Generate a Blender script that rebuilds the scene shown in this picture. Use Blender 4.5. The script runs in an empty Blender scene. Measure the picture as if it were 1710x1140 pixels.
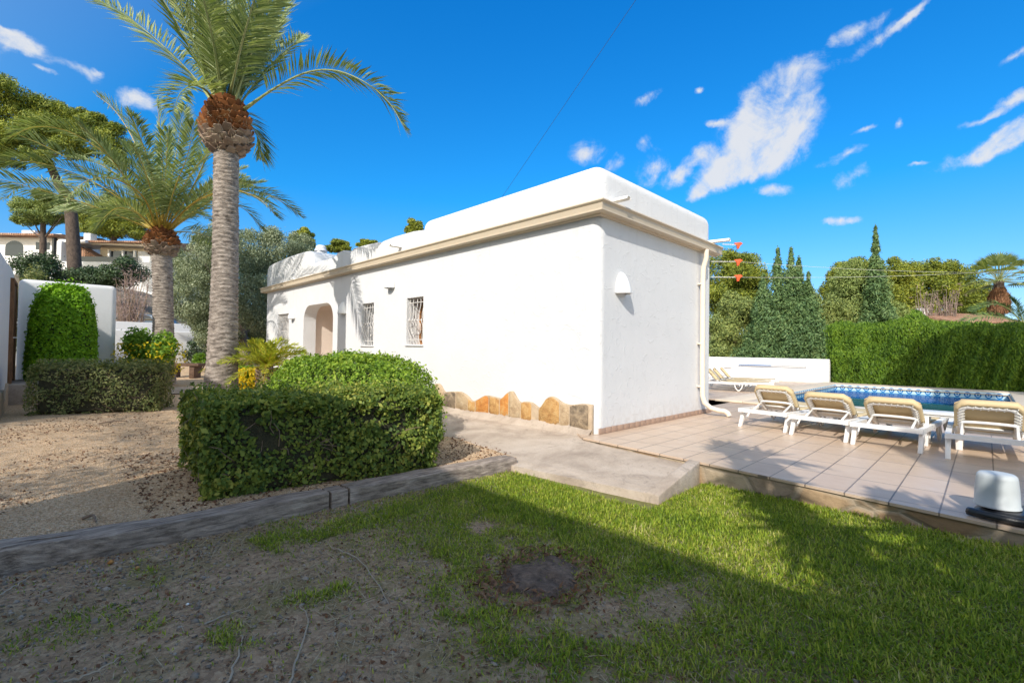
import bpy, math, random
import numpy as np
from mathutils import Vector, Matrix
random.seed(7); rng = np.random.default_rng(11)
S = bpy.context.scene; COL = S.collection
# ------------------------------------------------------------------ camera
# world frame: x along the short house wall, y along the long house wall, house corner at 0,0,0
F_, PIT, ROL, TH = 778.8, .0173, .0138, .7769
cp, sp, cr, sr = math.cos(PIT), math.sin(PIT), math.cos(ROL), math.sin(ROL)
uc = np.array([-math.sin(TH), math.cos(TH)]); vc = np.array([math.cos(TH), math.sin(TH)])
CC = np.array([1.1305, 6.1242])
def c2w(p): return np.array([p[0]*vc[0]+p[1]*vc[1], p[0]*uc[0]+p[1]*uc[1], p[2]])
FW = c2w((0, cp, sp)); U0 = c2w((0, -sp, cp)); R0 = c2w((1, 0, 0))
RT = cr*R0+sr*U0; UP = -sr*R0+cr*U0
CAM = np.array([-CC@vc, -CC@uc, 1.1])
FH = c2w((0, 1, 0))
cam = bpy.data.cameras.new('camera'); co = bpy.data.objects.new('camera', cam); COL.objects.link(co)
cam.sensor_width = 36; cam.lens = F_/1710*36; cam.clip_start = .05; cam.clip_end = 3000
M = Matrix(((RT[0], UP[0], -FW[0], CAM[0]), (RT[1], UP[1], -FW[1], CAM[1]), (RT[2], UP[2], -FW[2], CAM[2]), (0, 0, 0, 1)))
co.matrix_world = M; S.camera = co
def ray(x, y): return FW+RT*(x-855)/F_-UP*(y-570)/F_
def at(x, y, D): r = ray(x, y); return CAM+r*(D/(r@FH))
def gl(x, y, z=0.): r = ray(x, y); return CAM+r*((z-1.1)/r[2])
# ------------------------------------------------------------------ light
TANE = .727; EL = math.atan(TANE); SD = np.array([.910, .415])
S.view_settings.view_transform = 'Standard'; S.view_settings.look = 'None'; S.view_settings.gamma = 1
S.view_settings.exposure = .55
sl = bpy.data.lights.new('sun', 'SUN'); sl.energy = 3.2; sl.angle = math.radians(.42); sl.color = (1, .95, .86)
so = bpy.data.objects.new('sun', sl); COL.objects.link(so)
so.rotation_euler = Vector((SD[0]*math.cos(EL), SD[1]*math.cos(EL), -math.sin(EL))).to_track_quat('-Z', 'Y').to_euler()
W = bpy.data.worlds.new('World'); S.world = W; W.use_nodes = True

class NT:
    def __init__(s, tree): s.t = tree; s.n = tree.nodes; s.l = tree.links
    def add(s, typ, ins=None, **kw):
        n = s.n.new(typ)
        for k, v in kw.items(): setattr(n, k, v)
        for k, v in (ins or {}).items(): s.put(n.inputs[k], v)
        return n
    def put(s, sock, v):
        if isinstance(v, bpy.types.NodeSocket): s.l.new(v, sock)
        elif isinstance(v, bpy.types.Node): s.l.new(v.outputs[0], sock)
        else:
            if hasattr(sock.default_value, '__len__') and not hasattr(v, '__len__'): v = [v]*len(sock.default_value)
            if hasattr(v, '__len__') and len(sock.default_value) == 4 and len(v) == 3: v = (*v, 1)
            sock.default_value = v
    def math(s, op, a, b=0, c=0, clamp=False):
        n = s.add('ShaderNodeMath', {0: a, 1: b, 2: c}, operation=op); n.use_clamp = clamp; return n.outputs[0]
    def vm(s, op, a, b=(0, 0, 0), out=0): return s.add('ShaderNodeVectorMath', {0: a, 1: b}, operation=op).outputs[out]
    def noise(s, scale, vec=None, detail=4, rough=.55, dist=0, col=False):
        n = s.add('ShaderNodeTexNoise', {'Scale': scale, 'Detail': detail, 'Roughness': rough, 'Distortion': dist})
        if vec is not None: s.put(n.inputs['Vector'], vec)
        return n.outputs[1 if col else 0]
    def ramp(s, fac, stops, interp='LINEAR'):
        n = s.add('ShaderNodeValToRGB', {'Fac': fac}); cr_ = n.color_ramp; cr_.interpolation = interp
        while len(cr_.elements) < len(stops): cr_.elements.new(.5)
        for e, (p, c) in zip(cr_.elements, stops):
            e.position = p; e.color = (*c, 1) if hasattr(c, '__len__') else (c, c, c, 1)
        return n.outputs[0]
    def mix(s, f, a, b, mode='MIX'):
        n = s.add('ShaderNodeMix', data_type='RGBA', blend_type=mode)
        s.put(n.inputs[0], f); s.put(n.inputs[6], a); s.put(n.inputs[7], b); return n.outputs[2]
    def remap(s, v, a, b, c=0., d=1.):
        return s.add('ShaderNodeMapRange', {0: v, 1: a, 2: b, 3: c, 4: d}).outputs[0]

def build_world():
    T = NT(W.node_tree); T.n.clear()
    sky = T.add('ShaderNodeTexSky', sky_type='NISHITA', sun_disc=False, sun_elevation=EL,
                sun_rotation=math.atan2(-SD[0], -SD[1]), altitude=0, air_density=1.0, dust_density=.35, ozone_density=3.0)
    tc = T.add('ShaderNodeTexCoord').outputs['Generated']
    d = T.vm('NORMALIZE', tc)
    ez = T.add('ShaderNodeSeparateXYZ', {0: d}).outputs[2]
    tint = T.ramp(ez, [(0, (.76, .84, 1.04)), (.10, (.56, .86, 1.12)), (.3, (.12, .95, 1.45)), (.7, (.03, .97, 1.78)), (1, (.4, .9, 1.3))])
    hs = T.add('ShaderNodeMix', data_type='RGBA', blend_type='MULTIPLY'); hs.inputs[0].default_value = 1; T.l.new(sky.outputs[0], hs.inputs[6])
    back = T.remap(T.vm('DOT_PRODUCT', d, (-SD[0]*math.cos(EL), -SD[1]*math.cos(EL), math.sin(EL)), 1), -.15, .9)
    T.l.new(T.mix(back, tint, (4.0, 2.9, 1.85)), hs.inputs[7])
    wv = T.add('ShaderNodeVectorMath', {0: T.vm('SUBTRACT', T.noise(7, d, 6, .62, col=True), (.5, .5, .5))}, operation='SCALE'); wv.inputs['Scale'].default_value = .065
    dw = T.vm('ADD', d, wv.outputs[0])
    n1 = T.noise(11, d, 9, .66, .6); n2 = T.noise(42, d, 6, .65, .3)
    # cloud puffs at fixed directions in the sky: x, y in the photograph, half sizes, tilt
    puffs = [(1318, 135, 58, 38, -30), (1290, 165, 66, 52, -40), (1245, 200, 40, 40, 0), (1320, 200, 44, 44, 0), (1280, 235, 66, 42, -30), (1235, 268, 60, 34, -25), (1195, 295, 44, 24, -30), (1290, 270, 44, 26, -20), (1168, 318, 22, 12, -40),
             (1135, 290, 26, 16, -50), (1090, 278, 30, 26, 40), (1074, 240, 14, 16, 60), (1172, 258, 16, 22, 80), (985, 248, 30, 20, 10), (1035, 268, 14, 18, 60), (1075, 165, 28, 10, -12),
             (1425, 42, 34, 18, 0), (1470, 58, 44, 18, -25), (1518, 28, 26, 9, -30), (1418, 288, 22, 20, 0), (1405, 258, 34, 12, -10), (1290, 320, 30, 10, 10),
             (1640, 252, 58, 24, -12), (1690, 225, 50, 26, -28), (1730, 205, 40, 30, -20), (1700, 165, 26, 14, -30), (1650, 196, 34, 9, -12), (1400, 365, 24, 9, 10), (1195, 205, 18, 7, 0),
             (25, 78, 34, 22, 10), (60, 90, 36, 20, 15), (150, 132, 24, 12, 20), (88, 135, 14, 6, 20), (240, 177, 34, 18, 5), (5, 60, 20, 12, 20), (175, 135, 10, 7, 0),
             (1440, 215, 22, 6, -10), (1500, 205, 10, 7, 40), (1165, 160, 8, 5, 0), (1530, 270, 18, 5, -10), (1700, 95, 14, 22, 60), (1800, 120, 50, 25, -20), (-80, 60, 60, 40, 10), (700, -200, 100, 40, 10)]
    best = None
    for (x, y, rx, ry, an) in puffs:
        c = ray(x, y); L = np.linalg.norm(c); c /= L; a = math.radians(an)
        ex = RT*math.cos(a)-UP*math.sin(a); ey = RT*math.sin(a)+UP*math.cos(a)
        ex = ex-c*(ex@c); ey = ey-c*(ey@c)
        A = ex*F_*L**1.5/(rx*.95); B = ey*F_*L**1.5/(ry*1.02)
        da = T.vm('DOT_PRODUCT', dw, tuple(A), 1); db = T.vm('DOT_PRODUCT', dw, tuple(B), 1)
        q = T.math('SQRT', T.math('ADD', T.math('MULTIPLY', da, da), T.math('MULTIPLY', db, db)))
        q = T.math('SUBTRACT', 1.35, q)
        front = T.math('GREATER_THAN', T.vm('DOT_PRODUCT', d, tuple(c), 1), 0)
        q = T.math('MAXIMUM', T.math('MULTIPLY', q, front), 0)
        best = q if best is None else T.math('ADD', best, q)
    f = T.math('ADD', T.math('MINIMUM', T.math('SUBTRACT', best, .15), 1.25), T.math('MULTIPLY', T.math('SUBTRACT', n1, .52), 3.4))
    f = T.math('ADD', f, T.math('MULTIPLY', T.math('SUBTRACT', n2, .5), 1.3))
    f = T.math('MULTIPLY', f, T.remap(best, .0, .3))
    m = T.add('ShaderNodeMapRange', {0: f, 1: .0, 2: 1.5, 3: 0., 4: 1.}, interpolation_type='SMOOTHSTEP').outputs[0]
    col = T.ramp(m, [(0, (3.6, 4.6, 6.2)), (.5, (4.8, 5.3, 6.0)), (1, (5.5, 5.6, 5.8))])
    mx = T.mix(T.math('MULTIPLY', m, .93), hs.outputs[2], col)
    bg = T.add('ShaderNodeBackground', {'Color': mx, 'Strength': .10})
    out = T.add('ShaderNodeOutputWorld'); T.l.new(bg.outputs[0], out.inputs[0])
build_world()

# ------------------------------------------------------------------ materials
def newmat(name):
    m = bpy.data.materials.new(name); m.use_nodes = True; T = NT(m.node_tree); T.n.clear()
    T.out = T.add('ShaderNodeOutputMaterial'); return m, T
def bsdf(T, color, rough=.7, bump=None, strength=.3, dist=.01, **kw):
    b = T.add('ShaderNodeBsdfPrincipled', {'Base Color': color, 'Roughness': rough})
    for k, v in kw.items(): T.put(b.inputs[k.replace('_', ' ')], v)
    if bump is not None:
        bp = T.add('ShaderNodeBump', {'Height': bump, 'Strength': strength, 'Distance': dist}); T.l.new(bp.outputs[0], b.inputs['Normal'])
    T.l.new(b.outputs[0], T.out.inputs[0]); return b
def pos(T): return T.add('ShaderNodeNewGeometry').outputs['Position']
def simple(name, c, rough=.6, var=.12, scale=12, bump=.15, bd=.004, **kw):
    m, T = newmat(name); p = T.add('ShaderNodeTexCoord').outputs['Object']
    n = T.noise(scale, p, 6); c = np.array(c)
    col = T.ramp(n, [(.25, tuple(c*(1-var))), (.75, tuple(np.minimum(c*(1+var), 1)))])
    bsdf(T, col, rough, T.noise(scale*4, p, 5), bump, bd, **kw); return m
def leafmat(name, cols, transl=.25, rough=.5, clump=1.2, spec=.35, g=1.):
    cols = [tuple(min(.75, v*g) for v in c) for c in cols]
    m, T = newmat(name); g = T.add('ShaderNodeNewGeometry')
    r = g.outputs['Random Per Island']
    stops = [(i/(len(cols)-1), c) for i, c in enumerate(cols)]
    n = T.noise(clump, g.outputs['Position'], 3)
    fac = T.math('ADD', T.math('MULTIPLY', r, .65), T.math('MULTIPLY', T.math('SUBTRACT', n, .3), .8), clamp=True)
    col = T.ramp(fac, stops)
    b = T.add('ShaderNodeBsdfPrincipled', {'Base Color': col, 'Roughness': rough, 'Specular IOR Level': spec})
    t = T.add('ShaderNodeBsdfTranslucent', {'Color': T.mix(1, col, (1.5, 1.5, .6), 'MULTIPLY')})
    mx = T.add('ShaderNodeMixShader', {0: transl, 1: b.outputs[0], 2: t.outputs[0]})
    T.l.new(mx.outputs[0], T.out.inputs[0]); return m

def plaster(name, rings=1., base=(.71, .71, .715)):
    m, T = newmat(name); p = pos(T)
    w = T.noise(2.2, p, 3, col=True)
    pw = T.vm('ADD', p, T.vm('SCALE', T.vm('SUBTRACT', w, (.5, .5, .5)), (0, 0, 0)))
    sc = T.n[-1] if False else None
    vs = T.add('ShaderNodeVectorMath', {0: T.vm('SUBTRACT', w, (.5, .5, .5))}, operation='SCALE'); vs.inputs['Scale'].default_value = .28
    pw = T.vm('ADD', p, vs.outputs[0])
    arcs = None
    for sc_, rad, wd in ((4.2, .42, .035), (6.5, .36, .05), (2.7, .5, .022)):
        v = T.add('ShaderNodeTexVoronoi', {'Vector': T.vm('ADD', pw, (sc_, 2*sc_, 3.3)), 'Scale': sc_, 'Randomness': 1.})
        a = T.math('ABSOLUTE', T.math('SUBTRACT', v.outputs['Distance'], rad))
        a = T.math('SUBTRACT', 1, T.math('DIVIDE', a, wd), clamp=True)
        k = T.remap(T.noise(sc_*1.7, T.vm('ADD', p, (sc_, 0, 5)), 2), .5, .6)
        a = T.math('MULTIPLY', a, k)
        arcs = a if arcs is None else T.math('MAXIMUM', arcs, a)
    h = T.math('ADD', T.math('MULTIPLY', arcs, .5*rings), T.math('MULTIPLY', T.noise(3.2, p, 5, .6), 1.1))
    h = T.math('ADD', h, T.math('MULTIPLY', T.noise(38, p, 4, .6), .10))
    st = T.ramp(T.noise(1.1, p, 6, .65), [(.35, tuple(np.array(base)*.955)), (.6, base)])
    pz = T.add('ShaderNodeSeparateXYZ', {0: p}).outputs[2]
    low = T.math('MULTIPLY', T.remap(T.math('ADD', pz, T.math('MULTIPLY', T.noise(6, p, 5), -.5)), -.25, .12, 1, 0), T.remap(T.noise(9, p, 6), .4, .65)); st = T.mix(T.math('MULTIPLY', low, .35), st, (.45, .38, .30))
    stk = T.noise(1., T.vm('MULTIPLY', p, (9, 9, .5)), 5, .6); top_ = T.remap(pz, 1.6, 2.85, 0, 1)
    st = T.mix(T.math('MULTIPLY', T.math('MULTIPLY', T.remap(stk, .54, .72), top_), .16), st, (.42, .40, .37))
    bsdf(T, st, .85, h, .6, .011); return m
M_wall = plaster('white_plaster'); M_wall2 = plaster('white_plaster_garden', .5)
def bounce_tinted_plaster():
    return simple('porch_bounce_plaster', (.80, .69, .60), .85, .06, 4, .2, .006)  # warm tint puts the bounced light of the porch into its colour
M_porch = bounce_tinted_plaster()

def tilemat():
    m, T = newmat('terrace_tiles'); p = pos(T)
    mp = T.vm('ADD', p, (.0, -.02, 0))
    b = T.add('ShaderNodeTexBrick', {'Vector': mp, 'Color1': (.54, .40, .285), 'Color2': (.61, .465, .345), 'Mortar': (.13, .10, .08), 'Scale': 1., 'Mortar Size': .0055,
              'Mortar Smooth': .2, 'Brick Width': .52, 'Row Height': .28}, offset=0.)
    n = T.noise(2.5, p, 6, .6); st = T.mix(T.remap(n, .35, .75, 0, .45), b.outputs[0], (.50, .38, .30))
    # faint lines pressed across each tile
    x = T.add('ShaderNodeSeparateXYZ', {0: p}).outputs[0]
    fr = T.math('ABSOLUTE', T.math('SUBTRACT', T.math('FRACT', T.math('DIVIDE', x, .13)), .5))
    ln = T.remap(fr, .0, .035, 1, 0)
    st = T.mix(T.math('MULTIPLY', ln, .28), st, (.62, .50, .41))
    gr = T.noise(60, p, 3); st = T.mix(T.remap(gr, .55, .8, 0, .15), st, (.3, .22, .18))
    rg = T.remap(T.noise(5, p, 5), .3, .7, .28, .5)
    h = T.math('ADD', b.outputs[1], T.math('MULTIPLY', ln, .25))
    bsdf(T, st, rg, T.math('MULTIPLY', h, -1), .5, .004); return m
M_tile = tilemat()
def concrete():
    m, T = newmat('old_concrete'); p = pos(T)
    n = T.noise(1.6, p, 8, .62, .6); c = T.ramp(n, [(.3, (.30, .235, .185)), (.5, (.46, .375, .30)), (.7, (.57, .48, .40))])
    n2 = T.noise(55, p, 4); c = T.mix(T.remap(n2, .55, .8, 0, .5), c, (.2, .16, .13))
    n4 = T.noise(5, T.vm('ADD', p, (4, 4, 4)), 8, .7, 1.2); c = T.mix(T.remap(n4, .56, .66, 0, .45), c, (.2, .165, .135))
    bsdf(T, c, .9, T.math('ADD', T.noise(7, p, 6, .6), T.math('MULTIPLY', n2, .4)), .6, .02); return m
M_conc = concrete()
def gravelmat():
    m, T = newmat('ochre_gravel'); p = pos(T)
    v = T.add('ShaderNodeTexVoronoi', {'Vector': p, 'Scale': 85.})
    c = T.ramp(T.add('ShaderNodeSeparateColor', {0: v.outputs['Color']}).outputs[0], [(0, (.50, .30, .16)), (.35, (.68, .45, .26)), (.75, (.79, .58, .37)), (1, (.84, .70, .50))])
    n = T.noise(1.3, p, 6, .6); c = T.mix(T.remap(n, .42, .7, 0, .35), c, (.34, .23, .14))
    # dark leaf crumbs
    v2 = T.add('ShaderNodeTexVoronoi', {'Vector': p, 'Scale': 22.}); sm = T.remap(v2.outputs['Distance'], .05, .2, 1, 0)
    sm = T.math('MULTIPLY', sm, T.remap(T.noise(3, p, 5), .48, .62)); c = T.mix(T.math('MULTIPLY', sm, .75), c, (.10, .06, .04))
    bsdf(T, c, .95, T.math('ADD', v.outputs['Distance'], T.noise(10, p, 5)), 1., .012); return m
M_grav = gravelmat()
def lawnmat():
    m, T = newmat('lawn_soil'); p = pos(T)
    a = T.add('ShaderNodeAttribute', attribute_name='cover').outputs['Fac']
    n = T.noise(9, p, 8, .65, .3)
    vg = T.add('ShaderNodeTexVoronoi', {'Vector': p, 'Scale': 55.}); gk = T.add('ShaderNodeSeparateColor', {0: vg.outputs['Color']}).outputs[0]
    sp = T.math('ADD', T.math('MULTIPLY', T.noise(130, p, 5, .7), .55), T.math('MULTIPLY', gk, .45)); n = T.math('ADD', T.math('MULTIPLY', n, .55), T.math('MULTIPLY', sp, .45))
    soil = T.ramp(n, [(.25, (.13, .08, .048)), (.5, (.36, .245, .15)), (.72, (.58, .43, .28))])
    n3 = T.noise(2.3, T.vm('ADD', p, (9, 0, 0)), 5); soil = T.mix(T.remap(n3, .5, .68, 0, .6), soil, (.17, .16, .045))
    v = T.add('ShaderNodeTexVoronoi', {'Vector': p, 'Scale': 60.}); gt = T.math('MULTIPLY', T.remap(v.outputs['Distance'], .0, .3, 1, 0), T.remap(T.noise(30, p, 2), .55, .6))
    soil = T.mix(gt, soil, (.32, .27, .22))
    gr = T.ramp(T.noise(14, p, 6), [(.3, (.12, .11, .035)), (.7, (.24, .23, .07))])
    c = T.mix(a, soil, gr)
    bsdf(T, c, .95, T.math('ADD', n, T.math('MULTIPLY', T.noise(70, p, 4), .4)), .9, .02); return m
M_lawn = lawnmat()
def woodmat(name, c1, c2, axis=0, sc=1.):
    m, T = newmat(name); p = T.add('ShaderNodeTexCoord').outputs['Object']
    s = [42, 42, 42]; s[axis] = 5.5
    mp = T.vm('MULTIPLY', p, tuple(np.array(s)*sc)); n = T.noise(1., mp, 8, .65, .4)
    c = T.ramp(n, [(.3, c1), (.62, c2)])
    n2 = T.noise(3, p, 6, .7); c = T.mix(T.remap(n2, .5, .75, 0, .5), c, tuple(np.array(c1)*.6))
    bsdf(T, c, .85, T.math('ADD', n, T.math('MULTIPLY', T.noise(60, p, 5, .7), .5)), .9, .014); return m
M_sleep = woodmat('weathered_timber', (.09, .066, .052), (.46, .375, .31)); M_door = woodmat('brown_door_wood', (.10, .045, .02), (.26, .13, .06), 2)
M_bench = woodmat('bench_wood', (.06, .035, .022), (.17, .10, .065))
M_cream = simple('cream_gutter_paint', (.60, .50, .37), .45, .05, 3, .05)
M_cream2 = simple('cream_pipe', (.78, .68, .55), .35, .04, 3, .03)
M_bucket = simple('grey_white_plastic', (.50, .53, .54), .45, .05, 4, .05, .003)
M_plastic = simple('white_plastic', (.80, .79, .77), .38, .04, 5, .04, .002)
M_lamp = simple('lamp_plaster', (.86, .86, .85), .7, .03, 8, .15, .003)
M_sling = simple('beige_sling', (.60, .47, .27), .75, .08, 8, .3, .002)
M_black = simple('black_plastic', (.02, .02, .022), .32, .3, 14, .3, .006)
M_iron = simple('white_iron', (.72, .69, .66), .4, .05, 20, .1, .002)
M_glass, T_ = newmat('dark_glass'); bsdf(T_, (.02, .025, .03), .08)
M_win = woodmat('window_wood', (.30, .13, .05), (.50, .25, .10), 2)
M_mort = simple('plinth_mortar', (.46, .35, .24), .95, .22, 9, .7, .012)
def stonemat(name, a, b, c):
    m, T = newmat(name); p = pos(T); n = T.noise(7, p, 8, .65, .4)
    col = T.ramp(n, [(.28, a), (.5, b), (.72, c)]); bsdf(T, col, .85, T.math('ADD', n, T.math('MULTIPLY', T.noise(40, p, 4), .5)), 1., .03); return m
M_st = [stonemat('ochre_stone', (.30, .13, .04), (.52, .30, .11), (.60, .42, .20)), stonemat('orange_stone', (.42, .14, .03), (.58, .25, .06), (.60, .38, .15)), stonemat('tan_stone', (.28, .19, .11), (.46, .33, .2), (.55, .43, .28)), stonemat('grey_stone', (.07, .055, .04), (.24, .18, .12), (.45, .34, .22))]
M_skirt = simple('brown_skirting', (.40, .27, .20), .5, .12, 6, .2, .003)
def retain():
    m, T = newmat('retaining_wall_stone'); p = T.vm('MULTIPLY', pos(T), (1, 1, 1.4))
    v = T.add('ShaderNodeTexVoronoi', {'Vector': p, 'Scale': 2.6}, feature='DISTANCE_TO_EDGE'); v2 = T.add('ShaderNodeTexVoronoi', {'Vector': p, 'Scale': 2.6})
    c = T.ramp(T.add('ShaderNodeSeparateColor', {0: v2.outputs['Color']}).outputs[0], [(0, (.30, .19, .10)), (.4, (.42, .29, .17)), (.7, (.50, .40, .28)), (1, (.36, .27, .19))])
    n = T.noise(9, p, 7, .65); c = T.mix(T.remap(n, .45, .75, 0, .6), c, (.15, .10, .065))
    e = T.remap(v.outputs[0], .0, .09); c = T.mix(e, (.36, .29, .21), c)
    bsdf(T, c, .9, T.math('ADD', T.math('MULTIPLY', e, .8), n), .7, .02); return m
M_ret = retain()
def barkmat(name, a, b, sc=8, stretch=(1, 1, .5)):
    m, T = newmat(name); p = T.vm('MULTIPLY', T.add('ShaderNodeTexCoord').outputs['Object'], stretch)
    n = T.noise(sc, p, 8, .7, .5); c = T.ramp(n, [(.32, a), (.66, b)])
    bsdf(T, c, .95, T.math('ADD', n, T.math('MULTIPLY', T.noise(sc*5, p, 4), .4)), 1., .03); return m
M_palmtrunk = barkmat('palm_trunk', (.09, .07, .055), (.46, .39, .33), 8, (1, 1, 1.8))
M_bark = barkmat('bark', (.035, .025, .02), (.13, .095, .075)); M_greybark = barkmat('grey_bark', (.10, .075, .06), (.28, .22, .18))
M_stub = leafmat('leaf_base_stub', [(.10, .035, .012), (.24, .085, .025), (.34, .14, .045)], .0, .9, 3)
M_stubdry = leafmat('dry_leaf_base', [(.14, .09, .06), (.26, .18, .13), (.36, .28, .21)], .0, .9, 3)
M_stubg = leafmat('green_leaf_stalk', [(.16, .19, .055), (.26, .30, .11), (.40, .40, .17)], .05, .5, 2)
M_stuby = leafmat('yellow_leaf_stalk', [(.35, .22, .03), (.50, .33, .05), (.42, .36, .10)], .1, .5, 2)
M_frond = leafmat('palm_leaflets', [(.055, .085, .028), (.12, .16, .055), (.22, .26, .11), (.36, .38, .21)], .28, .5, 1.6, .35, g=1.35)
M_cyc = leafmat('cycad_leaflets', [(.10, .14, .02), (.25, .27, .03), (.42, .38, .04)], .3, .5, 4, .3, g=1.5)
M_hedge = leafmat('hedge_leaves', [(.025, .045, .012), (.06, .092, .018), (.13, .155, .026), (.30, .26, .06)], .22, .55, 2.4, .22, g=1.9)
M_hedge_b = leafmat('glossy_hedge_leaves', [(.04, .08, .010), (.095, .165, .016), (.17, .25, .025), (.28, .31, .05)], .25, .5, 2.2, .25, g=1.5)
M_hedge_g = leafmat('dull_hedge_leaves', [(.035, .05, .018), (.085, .105, .035), (.15, .155, .06), (.26, .23, .11)], .2, .55, 3, .2, g=1.8)
M_hedge_l = leafmat('lime_bush_leaves', [(.04, .10, .006), (.11, .22, .010), (.22, .36, .02)], .3, .5, 2.5, .25, g=1.7)
M_yel = leafmat('yellow_flowers', [(.55, .42, .01), (.75, .60, .02)], .3, .6); M_yg = leafmat('shrub_leaves', [(.05, .11, .012), (.12, .22, .02), (.30, .36, .03)], .3, .45, g=1.4)
M_olive = leafmat('olive_leaves', [(.055, .07, .04), (.11, .135, .075), (.21, .235, .145), (.30, .32, .21)], .15, .5, 1.5, g=1.6)
M_pine = leafmat('pine_needles', [(.03, .05, .012), (.075, .10, .015), (.15, .17, .02), (.22, .215, .03)], .15, .6, .5, g=1.75)
M_pine2 = leafmat('pale_pine_needles', [(.05, .075, .025), (.11, .145, .04), (.19, .21, .07)], .15, .6, .5, g=1.9)
M_cyp = leafmat('cypress_sprays', [(.02, .045, .018), (.05, .085, .03), (.10, .135, .045)], .1, .6, .8, g=2.2)
M_bush = leafmat('conifer_sprays', [(.04, .06, .02), (.095, .12, .033), (.18, .19, .055)], .12, .6, .7, g=2.1)
M_hcyp = leafmat('cypress_hedge_sprays', [(.025, .06, .008), (.06, .125, .012), (.125, .215, .018), (.20, .30, .03)], .22, .55, 1.5, .2, g=1.0)
M_dark = leafmat('dark_shrub_leaves', [(.012, .025, .012), (.03, .055, .022), (.055, .085, .03)], .1, .5, 1, g=1.5)
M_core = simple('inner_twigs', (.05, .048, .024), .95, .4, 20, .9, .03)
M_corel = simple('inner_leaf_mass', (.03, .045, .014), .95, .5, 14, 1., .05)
M_twig = simple('dry_twig', (.24, .17, .12), .9, .3, 30, .5, .003)
M_ptwig = leafmat('bare_branches', [(.20, .12, .11), (.34, .24, .22), (.42, .34, .32)], 0, .8)
def grassmat():
    m, T = newmat('grass_blades'); g = T.add('ShaderNodeNewGeometry'); r = g.outputs['Random Per Island']
    n = T.noise(2.6, g.outputs['Position'], 4)
    fac = T.math('ADD', T.math('MULTIPLY', r, .7), T.math('MULTIPLY', T.math('SUBTRACT', n, .32), 1.0), clamp=True)
    c = T.ramp(fac, [(0, (.08, .15, .014)), (.35, (.20, .30, .022)), (.7, (.36, .44, .035)), (.88, (.52, .50, .10)), (1, (.60, .52, .27))])
    b = T.add('ShaderNodeBsdfPrincipled', {'Base Color': c, 'Roughness': .5, 'Specular IOR Level': .3}); t = T.add('ShaderNodeBsdfTranslucent', {'Color': c})
    mx = T.add('ShaderNodeMixShader', {0: .35, 1: b.outputs[0], 2: t.outputs[0]}); T.l.new(mx.outputs[0], T.out.inputs[0]); return m
M_grass = grassmat()
M_straw = leafmat('dry_straw', [(.22, .16, .09), (.40, .32, .21), (.52, .45, .34)], .15, .8)
M_leaflit = leafmat('fallen_leaves', [(.07, .035, .02), (.17, .08, .04), (.30, .17, .09)], .05, .8, 5)
M_pebble = leafmat('pebbles', [(.12, .10, .085), (.27, .225, .18), (.45, .39, .33)], 0, .9, 5)
M_gpebble = leafmat('gravel_stones', [(.36, .23, .13), (.55, .39, .24), (.70, .56, .40)], 0, .9, 5)
M_roof = None
def roofmat():
    m, T = newmat('clay_roof_tiles'); p = T.add('ShaderNodeTexCoord').outputs['Object']
    n = T.noise(3, p, 6, .6); w = T.add('ShaderNodeTexWave', {'Vector': p, 'Scale': 1.6, 'Distortion': .3}, bands_direction='X')
    c = T.ramp(n, [(.3, (.22, .11, .065)), (.55, (.42, .235, .15)), (.75, (.52, .36, .26))])
    bsdf(T, c, .9, T.math('ADD', w.outputs[1], T.math('MULTIPLY', n, .5)), 1., .08); return m
M_roof = roofmat()
M_ground = simple('dry_earth', (.20, .16, .11), .95, .3, .8, .5, .05)
M_orange = simple('orange_plastic', (.80, .11, .03), .5, .06, 10, .05)
M_blue = simple('blue_pole_paint', (.10, .20, .42), .4, .05, 6, .05)
M_rope = simple('white_rope', (.75, .73, .66), .8, .05, 20, .2)
M_wire = simple('black_wire', (.03, .08, .18), .5, .1)
M_carpaint = simple('blue_grey_car_paint', (.06, .10, .15), .3, .05, 3, .02); M_tyre = simple('tyre_rubber', (.02, .02, .02), .8, .1)
M_bark_st = barkmat('stump_wood', (.05, .034, .025), (.26, .18, .13), 18)
M_cop = simple('pool_coping_stone', (.66, .55, .42), .7, .10, 4, .3, .006)
def poolwater():
    m, T = newmat('pool_water'); p = pos(T)
    n = T.noise(3.0, T.vm('MULTIPLY', p, (1, 1, 1)), 3, .5, .4)
    b = T.add('ShaderNodeBsdfPrincipled', {'Base Color': (.55, .92, 1), 'Roughness': .01, 'IOR': 1.33, 'Transmission Weight': 1.})
    bp = T.add('ShaderNodeBump', {'Height': n, 'Strength': .35, 'Distance': .03}); T.l.new(bp.outputs[0], b.inputs['Normal'])
    tr = T.add('ShaderNodeBsdfTransparent', {'Color': (.35, .82, 1.)})
    gs = T.add('ShaderNodeBsdfGlossy', {'Color': (1, 1, 1), 'Roughness': .015}); T.l.new(bp.outputs[0], gs.inputs['Normal'])
    fr = T.add('ShaderNodeFresnel', {'IOR': 1.33}); T.l.new(bp.outputs[0], fr.inputs['Normal'])
    mx = T.add('ShaderNodeMixShader', {0: T.math('MULTIPLY', fr.outputs[0], .38), 1: tr.outputs[0], 2: gs.outputs[0]})
    T.l.new(mx.outputs[0], T.out.inputs[0]); return m
M_water = poolwater()
def poolbasin():
    m, T = newmat('blue_pool_mosaic'); p = pos(T)
    ck = T.add('ShaderNodeTexVoronoi', {'Vector': p, 'Scale': 30.})
    c = T.ramp(T.add('ShaderNodeSeparateColor', {0: ck.outputs['Color']}).outputs[0], [(0, (.01, .40, .62)), (1, (.03, .58, .78))])
    n = T.noise(1.5, p, 4, .5, .8); c = T.mix(T.remap(n, .45, .6, 0, .5), c, (.006, .34, .56))
    bsdf(T, c, .3); return m
M_basin = poolbasin()
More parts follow.
